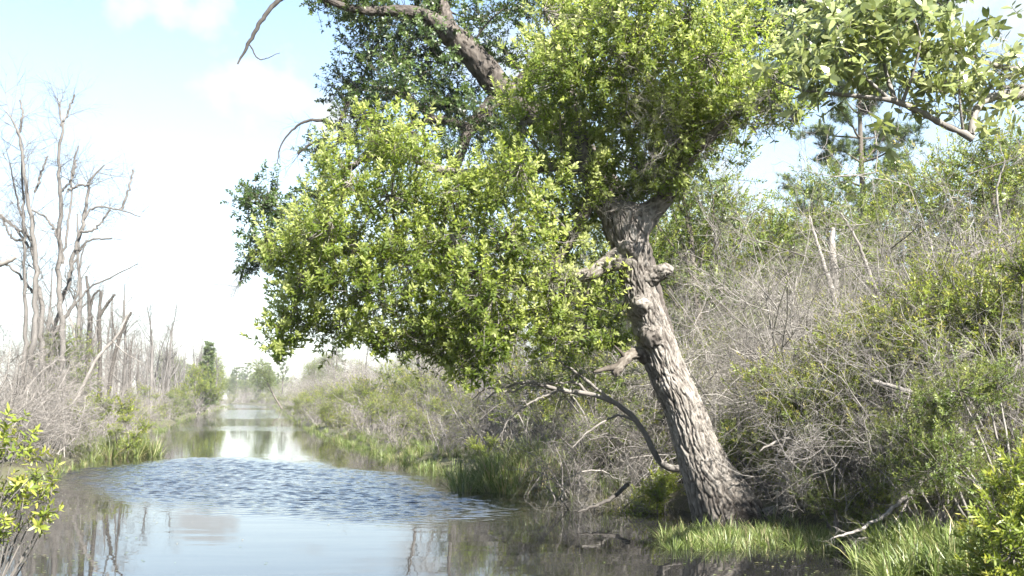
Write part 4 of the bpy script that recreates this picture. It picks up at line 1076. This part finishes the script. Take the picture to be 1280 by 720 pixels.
pd_ = [proto_dead_shrub(1.4, 1.0, 14, 80, 'dead', .5, .6, TANGLE, .014) for _ in range(2)]
inst(pd_[0], "bare_shrub", "dark tangle of dead brush hanging to the water left of the leaning trunk", "shrub", at(752, 16.6), .3, 1.0)
inst(pd_[1], "bare_shrub", "dark dead brush between the grass island and the leaning trunk", "shrub", at(712, 17.8), 1.3, .95)
inst(pd_[0], "bare_shrub", "dark dead brush right behind the foot of the leaning trunk", "shrub", at(800, 17.6), 2.3, 1.1)
single("fallen_log", "short grey fallen branch dipping into the water left of the leaning trunk", "log", [[(722, 640, 14.6), (745, 632, 15), (765, 622, 15.4), (785, 606, 15.8)]], [[2, 4, 5, 5]], 'dead_dark', 0)
inst(GS['low'][0], "green_shrub", "bright yellow-green bush touching the left side of the leaning trunk", "shrub", at(828, 15.9), .5, .95)
inst(GS['low'][1], "green_shrub", "small yellow-green bush at the waterline left of the leaning trunk", "shrub", at(796, 16.2), 1.5, .8)
inst(GS['mid'][0], "green_shrub", "dark green bush in the shade behind the leaning trunk, left side", "shrub", at(775, 19.0), 2.5, .9)
inst(GS['low'][1], "green_shrub", "yellow-green bush just right of the flared trunk base", "shrub", at(962, 15.4), 3.5, 1.0)
inst(GS['low'][2], "green_shrub", "rounded green bush behind the flared trunk base, right side", "shrub", at(920, 16.4), .9, 1.25)
inst(GS['mid'][1], "green_shrub", "green bush under the drooping bleached shrub", "shrub", at(990, 16.6), 1.1, .62)
ov_ = [proto_dead_shrub(2.6, 1.2, 11, 105, 'dead', .15, .8, TANGLE, .014) for _ in range(2)]
for px, y, s_, lab in [(1060, 13.4, .75, "thin grey twiggy shrub in front of the crooked pale branch"), (1125, 13.0, .85, "grey twiggy shrub rising through the middle of the right thicket"), (1195, 12.6, .9, "grey twiggy shrub in front of the sloping grey trunk"), (1255, 12.0, .95, "grey twiggy shrub near the right edge above the nearest bush"), (1150, 15.5, 1.5, "tall grey twiggy shrub reaching the skyline right of the pine"), (1085, 15.8, 1.35, "tall grey twiggy shrub below the pine"), (1240, 14.5, 1.5, "tall grey twiggy shrub below the tip of the overhanging branch")]:
    inst(ov_[int(px) % 2], "twiggy_shrub", lab, "shrub", at(px, y), px * .37, s_)
# the big drooping bleached shrub right of the trunk
bl_ = [proto_dead_shrub(3.0, 1.3, 26, 330, 'dead_pale', .42, .85, TANGLE, .020) for _ in range(2)]
inst(bl_[0], "bleached_shrub", "large bleached leafless shrub with drooping twigs right of the leaning trunk", "shrub", at(965, 17.2), .2, 1.08)
inst(bl_[1], "bleached_shrub", "second bleached leafless shrub, farther right, half grown over with green", "shrub", at(1080, 16.4), 1.9, 1.05)
inst(bl_[0], "bleached_shrub", "bleached bare shrub at the back, between the trunk and the drooping one", "shrub", at(905, 20.0), 4.0, .9)
inst(bl_[1], "bleached_shrub", "low bleached brush above the hooked branch, lower right", "shrub", at(1140, 13.6), 2.2, .60)
inst(bl_[0], "bleached_shrub", "bleached brush caught in the yellow-green thicket at the right edge", "shrub", at(1225, 15.0), 3.2, .95)
single("pale_branch", "crooked pale branch standing out against the brush right of the trunk", "branch",
       [[(1105, 530, 14.4), (1090, 514, 14.2), (1062, 514, 14.1), (1032, 528, 14), (1015, 545, 13.9), (985, 548, 13.8), (962, 556, 13.8), (950, 564, 13.8)], [(1015, 545, 13.9), (1005, 565, 13.8), (998, 580, 13.8)], [(985, 548, 13.8), (970, 575, 13.8), (985, 600, 13.8)]],
       [[3, 4, 4.5, 4.5, 4.5, 4, 3, 1.5], [3, 2, 1], [2, 1.5, 1]], 'dead_pale', 6, .45)
single("hooked_branch", "pale hooked dead branch reaching down to the grass, lower right", "branch",
       [[(1165, 590, 12.2), (1150, 604, 12), (1120, 632, 11.6), (1100, 648, 11.4), (1072, 662, 11.2), (1042, 672, 11)], [(1140, 615, 11.9), (1120, 650, 11.6), (1095, 672, 11.3), (1085, 700, 11.2)], [(1095, 672, 11.3), (1070, 675, 11.2), (1074, 690, 11.2), (1068, 716, 11.1)]],
       [[6, 5.5, 5, 4.5, 4, 2], [3, 2.5, 2, 1.5], [2.5, 2, 1.5, 1]], 'dead', 9, .4)
for (lab, pts, w, mat, tw) in [
    ("sloping grey trunk lying across the thicket on the right", [(1215, 560, 12.0), (1190, 530, 12.0), (1165, 505, 12.0), (1130, 488, 12.2), (1090, 475, 12.4)], [12, 11, 9, 7, 4], 'dead', 5),
    ("pale branch lying level above the sloping grey trunk", [(1180, 445, 15), (1150, 438, 15), (1120, 430, 15), (1080, 428, 15.2), (1040, 418, 15.3), (990, 408, 15.4)], [5, 6, 5, 4, 3, 2], 'dead_pale', 5),
    ("thin pale stem curving up at the right edge of the thicket", [(1238, 470, 14), (1232, 400, 14), (1238, 340, 14), (1250, 290, 14), (1246, 240, 14), (1256, 200, 14)], [6, 5, 5, 4, 3, 2], 'dead', 5),
    ("upright dead stem with a bend behind the drooping bleached shrub", [(1046, 420, 19), (1042, 370, 19), (1030, 330, 19), (1020, 300, 19), (1012, 270, 19)], [9, 8, 5, 4, 2], 'dead_pale', 5),
    ("short pale upright dead trunk in the middle of the thicket", [(1044, 400, 20), (1043, 350, 20), (1040, 310, 20), (1041, 285, 20)], [12, 11, 9, 5], 'dead_pale', 3),
    ("slanting grey stem crossing the right thicket", [(1110, 400, 17), (1090, 350, 17), (1075, 310, 17), (1062, 285, 17), (1050, 265, 17)], [6, 5, 4, 3, 2], 'dead', 5),
    ("grey stem fanning out near the yellow-green thicket", [(1150, 400, 16), (1180, 350, 16), (1215, 318, 16), (1250, 310, 16), (1280, 300, 16)], [5, 5, 4, 3, 2], 'dead', 6),
    ("leaning pale stem beside the right edge", [(1190, 560, 13), (1215, 470, 13), (1220, 400, 13), (1228, 350, 13)], [6, 5, 4, 3], 'dead_pale', 4)]:
    single("dead_sapling", lab, "sapling", [pts], [w], mat, tw, .8)
# bare tree with spreading twigs seen against the sky right of the trunk
single("bare_tree", "thin bare tree forking against the sky just right of the trunk", "tree",
       [[(908, 500, 27), (905, 420, 27), (902, 370, 27), (900, 330, 27), (893, 290, 27), (890, 260, 27), (884, 240, 27)], [(902, 350, 27), (915, 310, 27), (925, 285, 27), (945, 262, 27)], [(893, 292, 27), (880, 262, 27), (868, 245, 27)], [(897, 300, 27), (903, 262, 27), (908, 225, 27)], [(905, 420, 27), (890, 380, 27), (870, 340, 27)], [(906, 400, 27), (925, 360, 27), (940, 330, 27)]],
       [[10, 9, 8, 6, 4, 3, 2], [5, 4, 3, 1.5], [3, 2.5, 1.5], [4, 3, 1.5], [4, 3, 2], [4, 3, 2]], 'snag', 12, .9)
# green trees behind
tp = [proto_tree(6.6, 2.0, 1100, SHRUB, 'shrub_leaf', 1.5, .14, .30, 16), proto_tree(6.4, 1.9, 1000, WILLOW, 'willow_leaf', 1.7, .12, .2, 16)]
inst(tp[1], "green_tree", "pale yellow-green tree seen just right of the trunk fork", "tree", at(858, 31), 0, 1.05)
inst(tp[0], "green_tree", "rounded dark green tree on the skyline right of the thin bare tree", "tree", at(985, 32), 1.2, .98)
inst(tp[0], "green_tree", "green tree below the tall pine", "tree", at(1140, 29), 2.4, 1.10)
inst(tp[1], "green_tree", "tall yellow-green tree at the right edge, below the overhanging branch", "tree", at(1235, 22), 3.3, 1.06)
inst(tp[1], "green_tree", "yellow-green tree between the rounded dark tree and the pine", "tree", at(1065, 30), 4.3, .86)
inst(tp[0], "green_tree", "green tree partly hidden by the leaning trunk", "tree", at(800, 33), 4.1, .9)
inst(tp[1], "green_tree", "yellow-green tree low behind the bleached shrubs", "tree", at(925, 36), 5.1, .92)
inst(tp[0], "green_tree", "green tree at the far right, behind the yellow-green tree", "tree", at(1300, 26), 5.6, 1.12)
pp_ = proto_pine(13.2, 25, .20, .52, 2.9, 24, .85)
inst(pp_, "pine_tree", "tall pine with open crown standing above the thicket, upper right", "tree", at(1090, 38), 1.0, 1.0)
# the yellow-green thicket on the right
G4 = "yellow-green shrubs of the right-hand thicket"
big = [proto_green(3.4, 1.5, 1100, WILLOW, 'willow_leaf', 1.0, 7), proto_green(3.2, 1.5, 1000, WILLOW, 'shrub_leaf', .95, 7)]
for (px, y, s, k, lab) in [(1060, 14.6, .66, 0, "yellow-green shrub behind the crooked pale branch"), (1130, 15.0, .82, 0, "yellow-green shrub at the middle of the right thicket"), (1210, 13.6, .98, 0, "large yellow-green shrub filling the right thicket near the edge"),
                           (1285, 12.4, 1.0, 0, "yellow-green shrub cut by the right edge of the view"), (1115, 18, 1.0, 0, "tall yellow-green shrub behind the middle of the right thicket"), (1190, 17, 1.15, 1, "tall green shrub behind the large yellow-green one"),
                           (1275, 16.5, 1.2, 0, "tall yellow-green shrub at the back by the right edge"), (1030, 20, 1.0, 0, "yellow-green shrub behind the two bleached shrubs"), (1045, 13.2, .45, 1, "low green shrub above the grass right of the trunk"),
                           (1170, 12.0, .46, 1, "low green shrub behind the hooked branch"), (1245, 11.0, .60, 1, "dense green shrub at the lower right, behind the nearest bush"), (960, 22, 1.0, 1, "green shrub deep behind the drooping bleached shrub"),
                           (890, 21, .8, 0, "yellow-green shrub seen between the trunk and the bleached shrub"), (1110, 12.9, .40, 0, "low yellow-green shrub over the hooked branch"),
                           (1010, 14.6, .42, 0, "low yellow-green shrub at the grass edge right of the trunk base"), (1090, 13.6, .62, 0, "yellow-green shrub directly behind the grass, right of the trunk"), (1045, 14.3, .74, 0, "yellow-green shrub in front of the second bleached shrub"), (1105, 14.6, .82, 0, "yellow-green shrub under the pale level branch"), (1185, 14.8, 1.0, 0, "yellow-green shrub under the grey stem that fans out"), (1165, 13.2, .72, 0, "yellow-green shrub above the low bleached brush"), (1235, 12.6, .85, 0, "yellow-green shrub hanging over the nearest bush")]:
    inst(big[k], "yellow_green_shrub" if k == 0 else "green_shrub", lab, "shrub", at(px, y), rng.uniform(0, 6.28), s, G4)
for (px, y, s, lab) in [(1010, 15.6, .75, "grey leafless shrub behind the low yellow-green shrub at the grass edge"), (1160, 14.2, .7, "grey leafless shrub behind the low bleached brush"),
                        (1190, 18.5, 1.05, "tall grey shrub behind the grey stem that fans out"), (1100, 20, 1.05, "tall grey shrub below the pine, behind the slanting stem"),
                        (1260, 14.2, .9, "grey shrub at the right edge beside the thin pale stem"), (1000, 21, 1.05, "tall grey shrub left of the short pale dead trunk"),
                        (1060, 22, 1.1, "tall grey shrub right of the short pale dead trunk"), (1230, 19, 1.1, "tall grey shrub before the yellow-green tree at the right edge"),
                        (880, 24, .9, "tall grey shrub right beside the upper leaning trunk"), (950, 25, 1.0, "tall grey shrub before the rounded dark green tree")]:
    put('greytall' if s > .85 else 'grey', at(px, y)[0], y, s, "", None, lab, "grey leafless shrubs of the right-hand thicket")
# nearest bush at the lower right: narrow leaves in steep sprays
nb = at(1272, 8.2); NO = np.array([nb[0], nb[1], 0.0])
bush = thing("green_shrub", "nearest bush at the lower right corner, narrow bright leaves in steep sprays", "shrub", NO)
NEAR = [shoot(.26, 34, .062, .0125, .30, .85, (.35, 1.15), leaf_hex, .003) for _ in range(5)]
ml, ms = MB(), MB(); npool = []
for (px, py, r) in [(1265, 690, 50), (1240, 700, 34), (1275, 640, 34), (1252, 655, 26), (1290, 600, 40), (1300, 720, 60), (1225, 720, 26), (1300, 660, 50), (1262, 720, 40)]:
    c = W(px, py, 8.2 + rng.normal(0, .2)); rr = r * mpp(8.2); n = int(34 * (r / 40) ** 2)
    p, dd = ell(n, (rr, rr * 1.3, rr), .5); p = p + c; D = unit(dd * .7 + [-.35, -.2, .55] + rng.normal(0, .25, (n, 3)))
    stamps(ml, NEAR, p - D * .12, D, rng.uniform(.7, 1.15, n), dt=rng.normal(0, .08, n)); npool.append((p, D))
    link_paths(ms, np.repeat(NO[None] + [[.1, .1, .05]], 1, 0), [c], .012, 5, .1, 8, .4)
    m_ = rng.uniform(0, 1, n) < .5
    link_paths(ms, np.repeat(c[None], m_.sum(), 0), (p - D * .12)[m_], .004, 3, .1, 5, .4)
link("stem", ms.mesh("stem", M['dead'], NO), bush); link("crown", ml.mesh("crown", M['willow_leaf'], NO), bush, 'stuff')
nl = [leaf_mesh("leaf", .075, .015, M['willow_leaf'], t, .1) for t in (.5, .65, .8)]
pp = np.concatenate([a for a, _ in npool]); pd = np.concatenate([b_ for _, b_ in npool])
for i in rng.permutation(np.argsort(pp[:, 1])[:70])[:24]:
    X_, Y_, Z_ = frames(pd[i][None])
    for q in range(8):
        a = q * 2.4; dvec = Z_[0] * .8 + (X_[0] * math.cos(a) + Y_[0] * math.sin(a)) * .6
        leaf_obj(nl[q % 3], bush, NO, pp[i] + pd[i] * (.02 + .02 * q), dvec, np.array([.1, -.4, .8]) + rng.normal(0, .2, 3), rng.uniform(.8, 1.1))

# ------------------------------------------------------------------ nearest bush on the left
lb = W(-25, 500, 7.4); NO = np.array([lb[0], 7.4, 0.0])
bush = thing("yellow_green_shrub", "nearest bush at the lower left edge, yellow-green leaf rosettes over the water", "shrub", NO)
LB = [shoot(.20, 14, .066, .018, .35, .90, (.1, .9), leaf_hex, .003) for _ in range(5)]
ml, ms = MB(), MB(); npool = []
for (px, py, r) in [(8, 560, 30), (30, 600, 26), (10, 620, 36), (-25, 590, 50), (40, 640, 16), (55, 612, 12), (5, 655, 22), (60, 640, 9), (38, 565, 16), (-20, 650, 40), (46, 590, 14), (66, 604, 8), (-20, 545, 34), (25, 540, 16), (12, 668, 14), (54, 658, 6)]:
    c = W(px, py, 7.4 + rng.normal(0, .15)); rr = r * mpp(7.4); n = max(3, int(7 * (r / 30) ** 2))
    p, dd = ell(n, (rr, rr * 1.4, rr), .5); p = p + c; D = unit(dd * .7 + [.25, -.2, .6] + rng.normal(0, .25, (n, 3)))
    stamps(ml, LB, p - D * .1, D, rng.uniform(.6, 1.1, n), dt=rng.normal(0, .08, n)); npool.append((p, D))
    link_paths(ms, [NO + [0, .1, .1]], [c], .008, 5, .12, 8, .4)
    m_ = rng.uniform(0, 1, n) < .6
    link_paths(ms, np.repeat(c[None], m_.sum(), 0), (p - D * .1)[m_], .004, 3, .1, 5, .4)
link("stem", ms.mesh("stem", M['dead'], NO), bush); link("crown", ml.mesh("crown", M['willow_leaf'], NO), bush, 'stuff')
nl = [leaf_mesh("leaf", .085, .028, M['willow_leaf'], t, .15) for t in (.35, .55, .8)]
pp = np.concatenate([a for a, _ in npool]); pd = np.concatenate([b_ for _, b_ in npool])
vis = np.where(pp[:, 0] / pp[:, 1] > -.47)[0]
for i in rng.permutation(vis)[:16]:
    X_, Y_, Z_ = frames(pd[i][None])
    for q in range(7):
        a = q * .9; dvec = Z_[0] * .5 + (X_[0] * math.cos(a) + Y_[0] * math.sin(a)) * .8
        leaf_obj(nl[q % 3], bush, NO, pp[i] + pd[i] * .06, dvec, pd[i] + np.array([0, -.3, .5]), rng.uniform(.7, 1.05))

# ------------------------------------------------------------------ grass
def scatter(px0, px1, y0, y1, n):
    y = rng.uniform(y0, y1, n); px = rng.uniform(px0, px1, n)
    return np.column_stack([(px - 640) / FPX * y * 1.005, y])
grass_patch("marsh_grass", "bright grass fringe in the water at the foot of the leaning trunk", np.vstack([scatter(822, 1035, 11.9, 13.6, 300), scatter(870, 1090, 12.8, 14.3, 130)]), .42, REED, tint=-.06)
grass_patch("marsh_grass", "bright green grass tussock on the waterline right of the canal", np.vstack([np.array([G(648, 610)[:2]]) + rng.normal(0, 1, (300, 2)) * [.40, .45]]), 1.25, GRASS, tint=.14)
grass_patch("marsh_grass", "bright green grass tussock on the waterline of the left bank", np.array([G(140, 570)[:2]]) + rng.normal(0, 1, (300, 2)) * [.42, .55], 1.15, GRASS, tint=.12)
grass_patch("marsh_grass", "broad-bladed green grass at the lower right, below the hooked branch", np.vstack([scatter(1085, 1225, 9.3, 10.8, 160), scatter(1060, 1150, 10.6, 11.6, 50)]), .62, REED, tint=-.05)
grass_patch("marsh_grass", "pale drooping grass in the lower left corner under the nearest bush", np.array([W(5, 500, 6.6)[:2]]) + rng.normal(0, 1, (34, 2)) * [.13, .25], .62, REED, tint=.05)
fr = []
for y in np.concatenate([np.arange(17, 60, .5), np.arange(60, 250, 2.5)]):
    for _ in range(2):
        if rng.uniform() < .75: fr.append((float(bankR(y)) + rng.uniform(-.25, .5), y + rng.uniform(-.4, .4)))
for _ in range(420):
    y = rng.uniform(16.5, 45); fr.append((float(bankR(y)) + rng.uniform(-.1, 1.6), y))
grass_patch("bank_grass", "low green grass fringing the right bank", fr, .62, GRASS)
fr = []
for y in np.concatenate([np.arange(21, 60, .5), np.arange(60, 250, 2.2)]):
    for _ in range(2):
        if rng.uniform() < .75: fr.append((float(bankL(y)) + rng.uniform(-.5, .3), y + rng.uniform(-.4, .4)))
grass_patch("bank_grass", "low green grass fringing the left bank", fr, .62, GRASS)
# thin floating weed mats on the right
for (px, py, n, lab) in [(560, 567, 26, "thin strip of floating weed left of the grass tussock, right side"), (420, 552, 18, "strip of floating weed under the far right shrubs"), (300, 530, 10, "lone sliver of floating weed in mid-canal")]:
    c = G(px, py)[:2]
    grass_patch("water_weed", lab, c + rng.normal(0, 1, (n * 2, 2)) * [c[1] * .016, c[1] * .03], .22, GRASS)

# ------------------------------------------------------------------ the air
hz = MB(); x0, x1, y0, y1, z0, z1 = -470, 430, -40, 660, -2.2, 16.5
hz.add([[x0, y0, z0], [x1, y0, z0], [x1, y1, z0], [x0, y1, z0], [x0, y0, z1], [x1, y0, z1], [x1, y1, z1], [x0, y1, z1]], quads=[[0, 3, 2, 1], [4, 5, 6, 7], [0, 1, 5, 4], [1, 2, 6, 5], [2, 3, 7, 6], [3, 0, 4, 7]])
m, N, Lk = new_mat("thin_haze"); out = N.new("ShaderNodeOutputMaterial"); v = N.new("ShaderNodeVolumePrincipled")
v.inputs["Color"].default_value = (.93, .95, .98, 1); v.inputs["Density"].default_value = 0.00030; v.inputs["Anisotropy"].default_value = 0.0
Lk.new(v.outputs[0], out.inputs["Volume"])
link("haze", hz.mesh("haze", m), kind='stuff')
# sprays that grow from the top of the fork
mbl = MB()
for (px, py, rr_, dd_) in [(752, 232, 24, -.25), (775, 238, 20, .0), (800, 236, 18, .05), (826, 238, 22, -.15), (848, 222, 26, -.25), (760, 205, 26, -.1), (812, 212, 24, .0)]:
    c = W(px, py, TD + dd_); q = rr_ * mpp(TD); n = 26
    p, dd = ell(n, (q, q, q), .5); D = unit(dd * .7 + [0, -.2, .7] + rng.normal(0, .35, (n, 3)))
    stamps(mbl, ASH, p + c - D * .12, D, rng.uniform(.6, 1.0, n), dt=rng.normal(0, .08, n))
link("crown", mbl.mesh("crown", M['ash_leaf'], O), tree, 'stuff')
# fallen leaves and flecks afloat along the edges
mbl = MB(); n = 900
y = 7 + 24 * rng.uniform(0, 1, n) ** 1.3; side = rng.uniform(0, 1, n) < .6; e = np.abs(rng.normal(0, 1.1, n)) + .1
x = np.where(side, bankR(y) - e, bankL(y) + e); a = rng.uniform(0, 6.28, n); L = rng.uniform(.02, .06, n)
dx, dy = np.cos(a) * L, np.sin(a) * L
V = np.stack([np.stack([x, y, 0 * x + .006], -1), np.stack([x + dx * .5 - dy * .25, y + dy * .5 + dx * .25, 0 * x + .009], -1), np.stack([x + dx, y + dy, 0 * x + .006], -1), np.stack([x + dx * .5 + dy * .25, y + dy * .5 - dx * .25, 0 * x + .009], -1)], 1)
mbl.add(V.reshape(-1, 3), quads=np.arange(n * 4).reshape(-1, 4)[:, ::-1], tint=np.repeat(rng.uniform(.3, 1.0, n), 4))
link("leaf_litter", mbl.mesh("leaf_litter", M['grass']), kind='stuff')

# ------------------------------------------------------------------ leave out the repeats the view shows nothing of
HIDDEN = set([25,28,31,34,37,43,46,52,55,58,60,61,62,64,67,69,72,74,76,79,81,82,84,85,87,88,90,91,93,94,97,100,102,103,104,105,106,107,108,109,110,111,112,113,114,115,116,117,118,119,120,121,122,123,124,125,126,127,128,129,130,131,132,133,134,135,136,143,146,151,153,154,156,162,163,164,168,169,172,173,176,178,183,188,193,196,202,207,209,212,213,214,219,220,222,223,227,230,231,239,240,242,245,247,252,258,260,267,268,270,271,272,274,275,280,283,284,286,287,288,289,290,291,292,294,295,297,298,299,300,301,302,305,306,309,310,311,312,313,314,316,317,318,322,324,325,327,329,331,332,334,336,337,345,350,353,354,356,357,360,363,364,368,372,412,428,432,448,449,450,454,455,458,459,461,467,468,471,472,475,476,479,480,483,484,487,488,490,492,494,496,498,500,504,505,507,509,510,511,512,514,515,516,517,520,523,524,525,527,528,529,530,535,536,539,540,548,552,556,564,569,573,577,584,588,594,596,600,616,619,621,622,626,629,630,631,636,638])
for k_, t in enumerate(PUT):
    if k_ in HIDDEN:
        for c in list(t.children): bpy.data.objects.remove(c)
        bpy.data.objects.remove(t)
